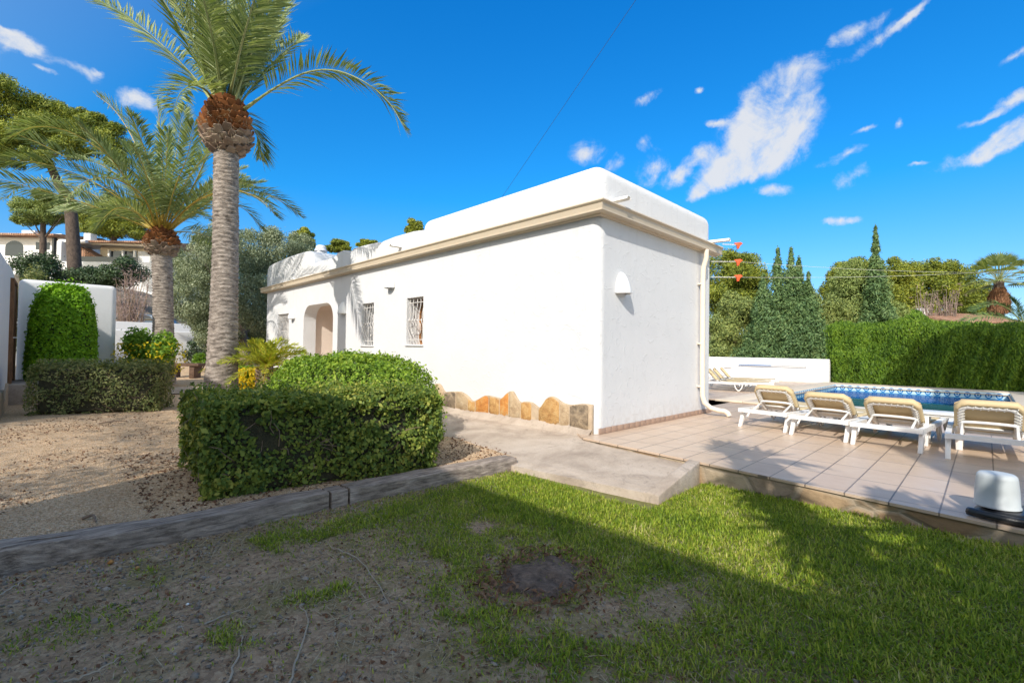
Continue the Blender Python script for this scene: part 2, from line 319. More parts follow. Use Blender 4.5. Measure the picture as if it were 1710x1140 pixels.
def bandmat():
    m, T = newmat('patterned_pool_band'); p = pos(T)
    sx = T.add('ShaderNodeSeparateXYZ', {0: p}); s = T.math('ADD', sx.outputs[0], sx.outputs[1])
    u = T.math('SUBTRACT', T.math('FRACT', T.math('DIVIDE', s, .22)), .5); v = T.math('DIVIDE', T.math('ADD', sx.outputs[2], .05), .24)
    r = T.math('SQRT', T.math('ADD', T.math('MULTIPLY', u, u), T.math('MULTIPLY', v, v)))
    a = T.math('ABSOLUTE', T.math('SUBTRACT', r, .27)); ring = T.remap(a, .06, .09, 1, 0); dot = T.remap(r, .09, .12, 1, 0)
    f = T.math('MAXIMUM', ring, dot); f = T.math('MAXIMUM', f, T.remap(T.math('ABSOLUTE', v), .40, .43))
    c = T.mix(f, (.50, .68, .78), (.03, .17, .45)); bsdf(T, c, .25); return m
M_band = bandmat()

# ------------------------------------------------------------------ mesh helpers
def nrm(v): v = np.asarray(v, float); return v/(np.linalg.norm(v)+1e-9)
class MB:
    def __init__(s): s.v = []; s.f = []; s.n = 0
    def add(s, vs, fs):
        s.v.append(np.asarray(vs, float).reshape(-1, 3)); s.f += [tuple(i+s.n for i in f) for f in fs]; s.n += len(s.v[-1]); return s
    def box(s, c, sz, rz=0., rot=None, taper=1.):
        h = np.array(sz)/2; P = []
        for z in (-1, 1):
            k = taper if z > 0 else 1.
            for x, y in ((-1, -1), (1, -1), (1, 1), (-1, 1)): P.append((x*h[0]*k, y*h[1]*k, z*h[2]))
        P = np.array(P)
        if rot is not None: P = P@np.array(rot).T
        elif rz: cz, sz_ = math.cos(rz), math.sin(rz); P = P@np.array([[cz, sz_, 0], [-sz_, cz, 0], [0, 0, 1]])
        return s.add(P+np.array(c), [(3, 2, 1, 0), (4, 5, 6, 7), (0, 1, 5, 4), (1, 2, 6, 5), (2, 3, 7, 6), (3, 0, 4, 7)])
    def bb(s, a, b): a = np.array(a, float); b = np.array(b, float); return s.box((a+b)/2, np.abs(b-a))
    def tube(s, pts, r, seg=8, caps=True, jit=None):
        pts = np.asarray(pts, float); n = len(pts); r = np.ones(n)*r if not hasattr(r, '__len__') else np.asarray(r, float)
        tg = np.gradient(pts, axis=0); tg /= np.linalg.norm(tg, axis=1)[:, None]+1e-9
        ref = np.array([0, 0, 1.]) if abs(tg[0][2]) < .9 else np.array([1., 0, 0])
        V = []; a = nrm(np.cross(tg[0], ref))
        for i in range(n):
            a = nrm(a-tg[i]*(a@tg[i])); b = np.cross(tg[i], a)
            for k in range(seg):
                t = 2*math.pi*k/seg; rr = r[i]*(1 if jit is None else jit[i][k]); V.append(pts[i]+(a*math.cos(t)+b*math.sin(t))*rr)
        fs = [(i*seg+k, i*seg+(k+1) % seg, (i+1)*seg+(k+1) % seg, (i+1)*seg+k) for i in range(n-1) for k in range(seg)]
        if caps: fs += [tuple(range(seg))[::-1], tuple((n-1)*seg+k for k in range(seg))]
        return s.add(V, fs)
    def lathe(s, prof, c=(0, 0, 0), seg=24, jit=0.):
        V = [(c[0]+r*math.cos(2*math.pi*k/seg)*(1+jit*random.uniform(-1, 1)), c[1]+r*math.sin(2*math.pi*k/seg)*(1+jit*random.uniform(-1, 1)), c[2]+z) for r, z in prof for k in range(seg)]
        n = len(prof); fs = [(i*seg+k, i*seg+(k+1) % seg, (i+1)*seg+(k+1) % seg, (i+1)*seg+k) for i in range(n-1) for k in range(seg)]
        fs += [tuple(range(seg))[::-1], tuple((n-1)*seg+k for k in range(seg))]; return s.add(V, fs)
    def prism(s, poly, axis, a, b):    # polygon in the two other axes (ordered), extruded a..b along axis
        n = len(poly); V = []
        for t in (a, b):
            for p, q in poly:
                V.append({0: (t, p, q), 1: (p, t, q), 2: (p, q, t)}[axis])
        return s.add(V, [tuple(range(n))[::-1], tuple(range(n, 2*n))]+[(i, (i+1) % n, n+(i+1) % n, n+i) for i in range(n)])
    def build(s, name, mat, parent=None, smooth=False, bevel=0, seg=2, world=True, angle=None):
        V = np.concatenate(s.v); me = bpy.data.meshes.new(name)
        if parent is not None and world: V = V-np.array(parent.get('_o', (0, 0, 0)))
        me.from_pydata([tuple(x) for x in V], [], s.f); me.materials.append(mat); me.update()
        import bmesh
        bm = bmesh.new(); bm.from_mesh(me); bmesh.ops.recalc_face_normals(bm, faces=bm.faces)
        if bevel: 
            es = [e for e in bm.edges if len(e.link_faces) == 2 and e.calc_face_angle(0) > .5]
            bmesh.ops.bevel(bm, geom=es, offset=bevel, segments=seg, profile=.5, affect='EDGES', clamp_overlap=True)
        bm.to_mesh(me); bm.free()
        if smooth or bevel:
            me.polygons.foreach_set('use_smooth', np.ones(len(me.polygons), bool))
            if angle: me.set_sharp_from_angle(angle=math.radians(angle))
        o = bpy.data.objects.new(name, me); COL.objects.link(o)
        if parent is not None: o.parent = parent; o['_o'] = parent.get('_o', (0, 0, 0))
        return o
ROOTS = []
def thing(name, label, cat, loc=(0, 0, 0), group=None, rz=0.):
    o = bpy.data.objects.new(name, None); COL.objects.link(o); o.location = [float(x) for x in loc]; o.rotation_euler = (0, 0, rz)
    o.empty_display_size = .1; o['_o'] = [float(x) for x in loc]
    return tag(o, label, cat, group)
def tag(o, label, cat, group=None, kind=None):
    if label: o['label'] = label
    if cat: o['category'] = cat
    if group: o['group'] = group
    if kind: o['kind'] = kind
    return o
def struct(o, label=None, cat=None): o['kind'] = 'structure'; return tag(o, label, cat)
def leaf_obj(name, mat, parent, quads, smooth=False):
    """quads: (N,4,3) world coordinates"""
    V = np.asarray(quads, np.float32).reshape(-1, 3)
    if parent is not None: V = V-np.array(parent.get('_o', (0, 0, 0)), np.float32)
    n = len(V)//4; me = bpy.data.meshes.new(name); me.vertices.add(4*n); me.vertices.foreach_set('co', V.ravel())
    me.loops.add(4*n); me.loops.foreach_set('vertex_index', np.arange(4*n, dtype=np.int32))
    me.polygons.add(n); me.polygons.foreach_set('loop_start', np.arange(0, 4*n, 4, dtype=np.int32)); me.polygons.foreach_set('loop_total', np.full(n, 4, np.int32))
    me.materials.append(mat); me.update(calc_edges=True)
    o = bpy.data.objects.new(name, me); COL.objects.link(o)
    if parent is not None: o.parent = parent; o['_o'] = parent.get('_o', (0, 0, 0))
    return o
def unit(a): return a/(np.linalg.norm(a, axis=1)[:, None]+1e-9)
def leaves(P, N, L, Wd, up=0., rnd=.6, along=None):
    """diamond leaves at P facing roughly N"""
    n = len(P); N = unit(N+rng.normal(0, rnd, (n, 3)))
    A = rng.normal(0, 1, (n, 3)) if along is None else along+rng.normal(0, .35, (n, 3))
    A[:, 2] += up; A = unit(A-N*np.sum(A*N, 1)[:, None]); B = np.cross(N, A)
    L = (L*rng.uniform(.65, 1.25, n))[:, None]; Wd = (Wd*rng.uniform(.7, 1.2, n))[:, None]
    return np.stack([P-A*L*.5, P-A*L*.05+B*Wd*.5, P+A*L*.5, P-A*L*.05-B*Wd*.5], 1)
def sph(n): return unit(rng.normal(0, 1, (n, 3)))
def clumps(cl, n, L, Wd, up=.0, rnd=.6, shell=.35, along=None):
    cl = np.array(cl, float); a = (cl[:, 3]*cl[:, 4]+cl[:, 4]*cl[:, 5]+cl[:, 3]*cl[:, 5]); a /= a.sum()
    idx = rng.choice(len(cl), n, p=a); d = sph(n); r = rng.uniform(0, 1, n)**shell
    r = r*(1+.12*rng.normal(0, 1, n)*(rng.uniform(0, 1, n) > .7))
    P = cl[idx, :3]+d*cl[idx, 3:6]*r[:, None]; N = unit(d/cl[idx, 3:6])
    return leaves(P, N, L, Wd, up, rnd, along)
def subclumps(c, r, k, fr=(.25, .42), hollow=.75, zmin=-.9, seed=None):
    out = []; c = np.array(c); r = np.array(r)*np.ones(3)
    while len(out) < k:
        d = nrm(rng.normal(0, 1, 3)); 
        if d[2] < zmin: continue
        q = rng.uniform(.35, 1)**.5*hollow; s = rng.uniform(*fr)
        out.append([*(c+d*r*q), *(r*s*rng.uniform(.8, 1.2, 3))])
    return out
def vnoise(x, y, sc, seed=0):
    r = np.random.default_rng(seed); g = r.uniform(0, 1, (64, 64)); x = x*sc+17.3; y = y*sc+31.7
    xi = np.floor(x).astype(int); yi = np.floor(y).astype(int); fx = x-xi; fy = y-yi; fx = fx*fx*(3-2*fx); fy = fy*fy*(3-2*fy)
    G = lambda a, b: g[a % 64, b % 64]
    return (G(xi, yi)*(1-fx)+G(xi+1, yi)*fx)*(1-fy)+(G(xi, yi+1)*(1-fx)+G(xi+1, yi+1)*fx)*fy
def fbm(x, y, sc, seed=0, o=4): return sum(vnoise(x, y, sc*2**i, seed+i)/2**i for i in range(o))/sum(1/2**i for i in range(o))
def sstep(a, b, x): t = np.clip((x-a)/(b-a), 0, 1); return t*t*(3-2*t)
def gridmesh(name, xs, ys, zf, mat, parent=None, keep=None, attr=None):
    X, Y = np.meshgrid(xs, ys, indexing='ij'); Z = zf(X, Y); nx, ny = X.shape
    V = np.stack([X, Y, Z], -1).reshape(-1, 3); i = np.arange(nx*ny).reshape(nx, ny)
    Q = np.stack([i[:-1, :-1], i[1:, :-1], i[1:, 1:], i[:-1, 1:]], -1).reshape(-1, 4)
    if keep is not None:
        cx = V[Q].mean(1); Q = Q[keep(cx[:, 0], cx[:, 1])]
    me = bpy.data.meshes.new(name); me.from_pydata(V.tolist(), [], Q.tolist()); me.materials.append(mat)
    me.polygons.foreach_set('use_smooth', np.ones(len(me.polygons), bool))
    if attr is not None:
        a = me.attributes.new('cover', 'FLOAT', 'POINT'); a.data.foreach_set('value', attr(X, Y).ravel().astype(np.float32))
    me.update(); o = bpy.data.objects.new(name, me); COL.objects.link(o); return o

exec_parts = []
# ================================================================== GROUND
def xfront(y):   # terrace front edge
    return np.where(y > -1.47, -.30+.14*np.minimum(y, 0)*.7, -.44+.116*(y+1.47))
def zlawn(x, y):
    s = sstep(-3.2, -.8, x)*np.maximum(0, -1.4-y)*.042
    return -.215+s+.018*(fbm(x, y, 2.2, 3)-.5)+.02*(fbm(x, y, .6, 9)-.5)
def zgrav(x, y): return -.125+.028*np.maximum(0, y-8)+.02*(fbm(x, y, 1.1, 5)-.5)
def zpath(x, y): return -.012+.088*np.clip(x, -1.6, 0)+.004*fbm(x, y, 2, 4)
def zland(x, y):
    h = -.4+6.2*sstep(21, 46, y-.25*x)*sstep(22, -4, x)+1.2*sstep(20, 60, x)
    return h+sstep(60, 200, np.hypot(x, y))*3*fbm(x, y, .01, 2)
ax = np.concatenate([np.linspace(-900, -70, 12), np.linspace(-60, 90, 76), np.linspace(110, 900, 12)])
struct(gridmesh('ground', ax, ax, zland, M_ground))
def cover(x, y):   # how much grass grows
    g = sstep(-4.1, -2.5, x+.30*(fbm(x, y, 1.5, 21)-.5)*3-.25*(y+1.5)*0)
    g = g*sstep(.30, .52, fbm(x, y, 2.0, 41)+.30*sstep(-3.2, -1.8, x))
    tuft = sstep(.55, .66, fbm(x, y, 2.6, 77))*.8
    g = np.maximum(g, tuft*sstep(-5.6, -4.0, x))
    g *= 1-.85*np.exp(-(((x+3.05)/.36)**2+((y+1.77)/.36)**2))
    g *= sstep(.2, -.35, y+.0*x) if False else 1-.75*np.exp(-((y-.12)/.22)**2)
    return np.clip(g, 0, 1)
lawn = struct(gridmesh('lawn', np.linspace(-7, -.2, 170), np.linspace(-9.5, .3, 245), zlawn, M_lawn, attr=cover))
struct(gridmesh('lawn_beyond', np.linspace(-6.9, -1, 10), np.linspace(-30, -9.5, 20), lambda x, y: -.25+0*x, M_lawn))
FX, FY = [-16, -6.4, -5.29, -4.47, -3.47, -2.24, -1.2, .1], [3.2, .74, .38, .20, .17, .11, .06, 0]
def gravel():
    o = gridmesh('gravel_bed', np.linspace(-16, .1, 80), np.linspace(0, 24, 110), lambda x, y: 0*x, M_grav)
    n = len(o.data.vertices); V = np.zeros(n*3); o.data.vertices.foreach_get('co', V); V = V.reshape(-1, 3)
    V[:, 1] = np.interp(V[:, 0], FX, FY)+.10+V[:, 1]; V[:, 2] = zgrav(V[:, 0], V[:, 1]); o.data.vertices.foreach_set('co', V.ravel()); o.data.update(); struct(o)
gravel()
# terrace slab with front lip
mb = MB(); ye = np.linspace(-9, 0, 19); edge = [(float(xfront(np.array(y))), float(y)) for y in ye]
poly = [(edge[0][0]+0, -9)]+edge[1:]+[(0.0, .0)]+[(-.0, .4), (6.0, .4), (6.0, 9), (17, 9), (17, -9)]
HX0, HX1, HY0, HY1 = 6.6, 14.25, -4.0, .08
poly = edge+[(0.0, .4), (6.0, .4), (6.0, 9), (HX0, 9), (HX0, -9)]
mb = MB(); mb.prism(poly, 2, -.022, 0.0)
mb.bb((HX0, HY1, -.022), (HX1, 9, 0)); mb.bb((HX0, -9, -.022), (HX1, HY0, 0)); mb.bb((HX1, -9, -.022), (17, 9, 0)); struct(mb.build('terrace', M_tile))
mb = MB(); inner = [(a+.015, b) for a, b in edge]; mb.prism([(edge[0][0]+.02, -9)]+inner+[(.3, 0), (.3, -9)], 2, -.5, -.022)
w = mb.build('retaining_wall', M_ret); tag(w, 'low ochre stone retaining wall between the lawn and the tiled terrace', 'wall')
# concrete path slab
def pathkeep(x, y):
    xl = np.interp(y, [-1.5, -.22, .1, .38, .83, 1.54, 2.6, 4, 14], [-1.36, -1.50, -1.53, -1.5, -1.32, -1.18, -1.12, -1.1, -1.1])
    return (x > xl)
def build_path():
    mb = MB(); ys = list(np.linspace(-1.5, .4, 12))+list(np.linspace(.6, 13, 30)); top = []
    V = []; nx = 9
    for y in ys:
        xl = float(np.interp(y, [-1.5, -.22, .1, .38, .83, 1.54, 2.6, 4, 14], [-1.36, -1.50, -1.53, -1.5, -1.32, -1.18, -1.12, -1.1, -1.1]))
        xr = float(xfront(np.array(y)))-.004 if y < 0 else .05
        for i in range(nx):
            x = xl+(xr-xl)*i/(nx-1); z = float(zpath(np.array(x), np.array(y))); z -= .012*(i == 0)
            V.append((x, y, z))
        V.append((xl-.02, y, -.45)) 
    m = nx+1; F = []
    for j in range(len(ys)-1):
        for i in range(nx-1): a = j*m+i; F.append((a, a+1, a+m+1, a+m))
        a = j*m; F.append((a+nx, a, a+m, a+m+nx))
    # end face towards the lawn
    F.append(tuple([nx]+list(range(nx))+[len(V)])); V.append((V[nx-1][0], V[nx-1][1], -.45))
    mb.add(V, F); struct(mb.build('concrete_path', M_conc))
    # little ledge on the end of the path beside the terrace step
    mb = MB(); mb.prism([(-1.37, -1.60), (-.45, -1.56), (-.44, -1.44), (-1.36, -1.47)], 2, -.40, -.004)
    V = mb.v[0]; V[:, 2] = np.where(V[:, 2] > -.1, np.interp(V[:, 0], [-1.37, -.44], [-.135, .010]), V[:, 2])
    k = mb.build('concrete_kerb', M_conc, bevel=.012); tag(k, 'pale concrete kerb closing the end of the path beside the terrace step', 'kerb')
build_path()
# garden path of pale concrete far left
mb = MB(); a = [gl(262, 642, .0), gl(345, 642, .0), gl(345, 656, -.06), gl(240, 657, -.06)]
def footpath():
    xs = np.linspace(-6.2, .0, 16); ys = np.linspace(9.9, 11.3, 5)
    o = gridmesh('footpath', xs, ys, lambda x, y: zgrav(x, y)+.025, M_conc); struct(o)
footpath()

# ================================================================== HOUSE
LEN, WID = 13.5, 3.6
house = thing('white_house', 'long white plastered bungalow with wavy parapet beside the tiled terrace', 'house', (0, 0, 0))
def bake(o):
    dg = bpy.context.evaluated_depsgraph_get(); me = bpy.data.meshes.new_from_object(o.evaluated_get(dg)); o.modifiers.clear(); o.data = me
WINS = [(4.08, 4.67, 1.17, 2.11, 'C'), (6.04, 6.60, 1.15, 2.11, 'B'), (11.33, 12.30, 1.02, 2.11, 'A')]
def build_house():
    mb = MB(); mb.bb((0, 0, -.4), (WID, LEN, 3.0)); body = mb.build('wall', M_wall, house)
    md = body.modifiers.new('b', 'BEVEL'); md.width = .13; md.segments = 6; md.limit_method = 'ANGLE'
    cut = MB()
    for y0, y1, z0, z1, _ in WINS: cut.bb((-.2, y0, z0), (.36, y1, z1))
    c1 = cut.build('cut', M_wall); m = body.modifiers.new('c', 'BOOLEAN'); m.object = c1; m.operation = 'DIFFERENCE'; m.solver = 'EXACT'
    # arched opening
    def arch(y0, y1, z0, z1, r, n=7):
        P = [(y0, z0), (y1, z0)]
        P += [(y1-r+r*math.cos(t), z1-r+r*math.sin(t)) for t in np.linspace(0, math.pi/2, n)]
        P += [(y0+r-r*math.sin(t), z1-r+r*math.cos(t)) for t in np.linspace(0, math.pi/2, n)]; return P
    a1 = MB(); a1.prism(arch(8.17, 10.14, .02, 2.26, .42), 0, -.3, .5); c2 = a1.build('cut', M_wall)
    m = body.modifiers.new('d', 'BOOLEAN'); m.object = c2; m.operation = 'DIFFERENCE'; m.solver = 'EXACT'
    a2 = MB(); a2.prism(arch(7.6, 10.24, .021, 2.5, .3), 0, .35, 2.0); c3 = a2.build('cut', M_porch)
    m = body.modifiers.new('e', 'BOOLEAN'); m.object = c3; m.operation = 'DIFFERENCE'; m.solver = 'EXACT'
    bake(body)
    for c in (c1, c2, c3): bpy.data.objects.remove(c)
    # porch lining, warm bounced light put into its colour
    P = arch(7.603, 10.237, .024, 2.497, .3); n = len(P); lin = MB()
    V = [(t, a, b) for t in (.353, 1.995) for a, b in P]; lin.add(V, [(i, (i+1) % n, n+(i+1) % n, n+i) for i in range(n)]+[tuple(range(n, 2*n))])
    # front return walls of the porch: leave open
    l = lin.build('porch_lining', M_porch, house)
    # parapets
    def par(pts, x0, x1, z0=3.0, bev=.10):
        b = MB(); P = [(pts[0][0], z0)]+pts+[(pts[-1][0], z0)]; b.prism(P, 0, x0, x1); o = b.build('parapet', M_wall, house)
        m = o.modifiers.new('b', 'BEVEL'); m.width = bev; m.segments = 5; m.limit_method = 'ANGLE'; m.angle_limit = math.radians(50); bake(o)
        o.data.polygons.foreach_set('use_smooth', np.ones(len(o.data.polygons), bool)); o.data.set_sharp_from_angle(angle=math.radians(50))
        return o
    b = MB(); b.bb((0, 0, 3.0), (WID, 4.22, 3.62)); o = b.build('parapet', M_wall, house); m = o.modifiers.new('b', 'BEVEL'); m.width = .20; m.segments = 8; bake(o)
    V = np.zeros(len(o.data.vertices)*3); o.data.vertices.foreach_get('co', V); V = V.reshape(-1, 3); V[:, 2] = np.where(V[:, 2] < 3.25, 3.0, V[:, 2]-.03*np.abs(np.sin(V[:, 1]*1.1))*0)
    o.data.vertices.foreach_set('co', V.ravel()); o.data.polygons.foreach_set('use_smooth', np.ones(len(o.data.polygons), bool)); o.data.set_sharp_from_angle(angle=math.radians(50))
    low = [(4.0, 3.40), (4.5, 3.45), (5.2, 3.46), (5.7, 3.44), (5.80, 3.41), (5.9, 3.45), (6.6, 3.48), (7.1, 3.49), (7.25, 3.43), (7.4, 3.47), (7.7, 3.52), (8.0, 3.5), (8.15, 3.42), (8.5, 3.42), (9.2, 3.42), (9.62, 3.38), (9.66, 3.38)]
    par(low, 0.0, .32, bev=.06)
    hi = [(9.6, 3.5), (9.68, 3.74), (9.9, 3.82), (10.3, 3.85), (11.2, 3.87), (11.9, 3.86), (12.5, 3.84), (13.0, 3.83), (13.3, 3.80), (13.44, 3.70), (13.5, 3.5)]
    par(hi, 0.0, .9, bev=.07)
    par([(4.2, 3.38), (8, 3.40), (13.5, 3.42)], WID-.3, WID)
    # grey sheet dome on the roof beside the chimney
    dm = MB(); R = 1.25; V = []; nn = 28
    for i in range(nn+1):
        a = math.pi*i/nn; rr = R*(1+.018*(i % 2))
        for x in (1.15, 2.9): V.append((x, 9.4-rr*math.cos(a)*1.15, 3.0+rr*.62*math.sin(a)))
    F = [(2*i, 2*i+1, 2*i+3, 2*i+2) for i in range(nn)]+[tuple(range(0, 2*nn+2, 2)), tuple(range(1, 2*nn+2, 2))[::-1]]
    dm.add(V, F); dm.build('roof_vault', simple('grey_ribbed_sheet', (.13, .14, .17), .6, .1), house)
    ch = MB(); ch.box((1.0, 11.5, 3.6), (.30, .30, 1.15)); ch.lathe([(.20, 0), (.20, .05), (.16, .08), (.16, .16), (.10, .21)], (1.0, 11.5, 4.17), 16)
    ch.build('chimney', M_wall2, house, bevel=.03)
    # cornice: cream ledge + box gutter around left, front right
    prof = [(.0, 3.005), (.17, 3.045), (.178, 3.02), (.168, 3.005), (.150, 2.985), (.138, 2.90), (.148, 2.893), (.148, 2.872), (.128, 2.86), (.06, 2.862), (.05, 2.84), (.0, 2.835)]
    prof = [(o_, 3.045-(3.045-z)*.80) for o_, z in prof]
    path = [(0, LEN+.12), (0, 0), (WID+.10, 0)]
    V = []; n = len(prof)
    for j, (px_, py_) in enumerate(path):
        for o_, z in prof:
            if j == 0: V.append((-o_, py_, z))
            elif j == 1: V.append((-o_, -o_, z))
            else: V.append((px_, -o_, z))
    F = [(j*n+i, j*n+(i+1) % n, (j+1)*n+(i+1) % n, (j+1)*n+i) for j in range(2) for i in range(n)]+[tuple(range(n)), tuple(range(2*n, 3*n))[::-1]]
    g = MB(); g.add(V, F); go = g.build('gutter', M_cream, house, smooth=False)
    # downpipe
    p = MB(); x = 3.04
    p.tube([(x, -.135, 2.90), (x, -.13, 2.75), (x, -.085, 2.6), (x, -.075, 2.3), (x, -.075, .9), (x, -.08, .34), (x+.01, -.11, .22), (x+.06, -.20, .13), (x+.10, -.32, .095), (x+.12, -.42, .09), (x+.125, -.47, .06), (x+.127, -.49, .015)], .043, 12)
    dp = p.build('downpipe', M_cream2, house, smooth=True, angle=60)
    for z in (2.3, 1.25, .5):
        c = MB(); c.box((x, -.035, z), (.11, .07, .028)); c.build('bracket', M_cream2, dp, bevel=.006)
    # spouts: short tubes poking out through the parapet
    for (pt, dr, L) in (((0.3, 0, 3.12), (0, -1, 0), .26), ((3.30, -.0, 3.07), (.1, -1, 0), .42), ((0, 4.95, 3.18), (-1, 0, 0), .24), ((0, 10.95, 3.1), (-1, 0, 0), .12)):
        s_ = MB(); dr = nrm(dr); pt = np.array(pt)
        sd = np.cross(dr, (0, 0, 1)); V = []; k = 9
        for t in (-.02, L):
            for i in range(k):
                a = math.pi*i/(k-1); V.append(pt+dr*t-np.array([0, 0, .02*t])+sd*.055*math.cos(a)+np.array([0, 0, 1])*.05*math.sin(a))
            for i in range(k-1, -1, -1):
                a = math.pi*i/(k-1); V.append(pt+dr*t-np.array([0, 0, .02*t])+sd*.043*math.cos(a)+np.array([0, 0, 1])*.038*math.sin(a)-np.array([0, 0, .0]))
        m_ = 2*k; s_.add(V, [(i, (i+1) % m_, m_+(i+1) % m_, m_+i) for i in range(m_)]+[(i, i+1, m_-2-i, m_-1-i) for i in range(k-1)]+[(m_+i, m_+i+1, m_+m_-2-i, m_+m_-1-i) for i in range(k-1)])
        s_.build('drain_spout', M_lamp, house)
    # windows
    for y0, y1, z0, z1, nm in WINS:
        f = MB(); X = .352; t = .05
        f.bb((X-.05, y0, z0), (X, y0+t, z1)); f.bb((X-.05, y1-t, z0), (X, y1, z1)); f.bb((X-.05, y0+t, z0), (X, y1-t, z0+t)); f.bb((X-.05, y0+t, z1-t), (X, y1-t, z1))
        if nm == 'A': f.bb((X-.045, (y0+y1)/2-.03, z0+t), (X-.004, (y0+y1)/2+.03, z1-t))
        w = f.build('window', M_win if nm == 'C' else M_plastic, house)
        if nm == 'C': 
            s2 = MB(); 
            for i in range(18): s2.box((X-.03, (y0+y1)/2+.0, z0+t+.03+i*(z1-z0-2*t-.03)/18), (.035, y1-y0-2*t-.004, .008), rot=[[.8, 0, .6], [0, 1, 0], [-.6, 0, .8]])
            s2.build('shutter', M_win, w)
        pn = MB(); pn.bb((X-.004, y0+t, z0+t), (X+.002, y1-t, z1-t)); pn.build('pane', M_glass, w)
        sl = MB(); sl.bb((-.03, y0-.03, z0-.03), (.22, y1+.02, z0+.004)); sl.build('sill', M_wall2, w, bevel=.008)
        gr = MB(); x = .055; n = 5 if nm != 'A' else 8
        for i in range(n):
            y = y0+(y1-y0)*(i+.5)/n; ph = 1 if nm == 'A' else (1 if i < n/2 else -1)
            zz = np.linspace(z0+.01, z1-.01, 26); amp = np.where((zz-z0) < (z1-z0)*.52, 1, .55)
            pts = [(x-.05*math.sin((z-z0)/(z1-z0)*math.pi)**2*(1 if z < z0+.5 else .5), y+ph*.035*math.sin((z-z0)/(z1-z0)*4*math.pi)*a_, z) for z, a_ in zip(zz, amp)]
            gr.tube(pts, .0075, 5)
        for z in (z0+.10, z0+(z1-z0)*.52, z1-.10): gr.tube([(x, y0+.002, z), (x-.015, (y0+y1)/2, z), (x, y1-.002, z)], .008, 5)
        # belly scrolls
        for sgn in (-1, 1):
            cy = (y0+y1)/2+sgn*(y1-y0)*.2
            pts = [(x-.03, cy+.10*math.cos(a)*(1-.1*a), z0+.30+.16*math.sin(a)*(1-.1*a)) for a in np.linspace(0, 5.5, 22)]; gr.tube(pts, .006, 5)
        gr.build('grille', M_iron, house)
    # wall lamps: half cones of white plaster, open at the bottom
    def lamp(c, face):
        b = MB(); prof = [(.135, 0), (.137, .02), (.128, .08), (.11, .15), (.085, .22), (.055, .275), (.02, .305)]; n = 13; V = []
        for r, z in prof:
            for i in range(n):
                a = math.pi*i/(n-1); e, o_ = r*math.cos(a), r*math.sin(a)*1.15+.001
                V.append((c[0]+e, -o_, c[2]+z) if face == 'r' else (-o_, c[1]+e, c[2]+z))
        m_ = len(prof); F = [(j*n+i, j*n+i+1, (j+1)*n+i+1, (j+1)*n+i) for j in range(m_-1) for i in range(n-1)]+[tuple((m_-1)*n+i for i in range(n))]
        b.add(V, F); o = b.build('wall_lamp', M_lamp, house, smooth=True)
        m = o.modifiers.new('s', 'SOLIDIFY'); m.thickness = .012; m.offset = -1; bake(o)
        q = MB(); c2 = (c[0], -.06, c[2]+.05) if face == 'r' else (-.06, c[1], c[2]+.05); q.lathe([(.012, -.0), (.03, .02), (.035, .05), (.02, .09), (.018, .12)], c2, 12); q.build('bulb', simple('bulb_glass', (.75, .73, .7), .2, .02), o, smooth=True)
    lamp((.52, 0, 1.89), 'r')
    for y, z in ((10.94, 1.92), (7.55, 1.92), (5.28, 2.36)): lamp((0, y, z), 'l')
    # skirting tiles on the terrace side
    sk = MB(); x = .03; 
    while x < WID-.02:
        w_ = min(.148, WID-x-.005); sk.bb((x, -.014, .003), (x+w_, -.001, .078+random.uniform(-.002, .002))); x += .152
    sk.build('skirting', M_skirt, house, bevel=.002)
    # plinth
    top = [(3.32, .31), (3.12, .34), (2.84, .36), (2.65, .3), (2.52, .21), (2.4, .25), (2.18, .35), (1.99, .34), (1.79, .32), (1.68, .42), (1.55, .48), (1.49, .38), (1.4, .29), (1.28, .33), (1.13, .32), (1.03, .26), (.96, .25), (.9, .37), (.79, .45), (.68, .43), (.58, .37), (.44, .35), (.21, .39), (.09, .39)]
    extra = [(y, .33+.09*math.sin(y*4.1)+.05*math.sin(y*9.3)) for y in np.arange(8.0, 3.4, -.12)]
    top = extra+top
    # smooth outline
    ty = np.array([t[0] for t in top][::-1]); tz = np.array([t[1] for t in top][::-1]); yy = np.linspace(.09, 8.0, 220); zz = np.interp(yy, ty, tz); zz = np.convolve(np.pad(zz, 2, 'edge'), np.ones(3)/3, 'same')[2:-2]
    pl = MB(); pl.prism([(.06, -.3)]+[(.06, zz[0])]+list(zip(yy, zz))+[(8.0, -.3)], 0, -.045, .01); plo = pl.build('stone_plinth', M_mort, house, bevel=.008, seg=1)
    # individual facing stones: quads between joints following the top
    joints = [.10, .43, .60, 1.0, 1.13, 1.36, 1.62, 1.83, 2.08, 2.42, 2.62, 2.95, 3.3, 3.62, 3.95, 4.3, 4.6, 4.95, 5.3, 5.7, 6.1, 6.5, 6.9, 7.3, 7.7, 8.0]
    mats = [3, 2, 0, 2, 0, 2, 1, 0, 1, 0, 2]
    for i in range(len(joints)-1):
        if i in (3,) : continue
        a, b = joints[i]+.011, joints[i+1]-.011; ys = np.linspace(a, b, 13)
        tp = np.interp(ys, yy, zz)-.012+rng.normal(0, .004, 13)-.012*((ys-(a+b)/2)/((b-a)/2))**6
        zb = .04+.04*random.random() if i > 1 else .02
        pts = [(y, zb+.02*random.uniform(-1, 1)+.03*abs((y-(a+b)/2)/(b-a))) for y in ys[::-1]]
        poly = [(y, z) for y, z in zip(ys, tp)]+pts
        s_ = MB(); s_.prism(poly, 0, -.052-.004*random.random(), -.04); s_.build('facing_stone', M_st[mats[i % len(mats)]], plo, bevel=.004, seg=1)
    # rough mortar fillet at the foot
    f = MB(); V = []; n = 60
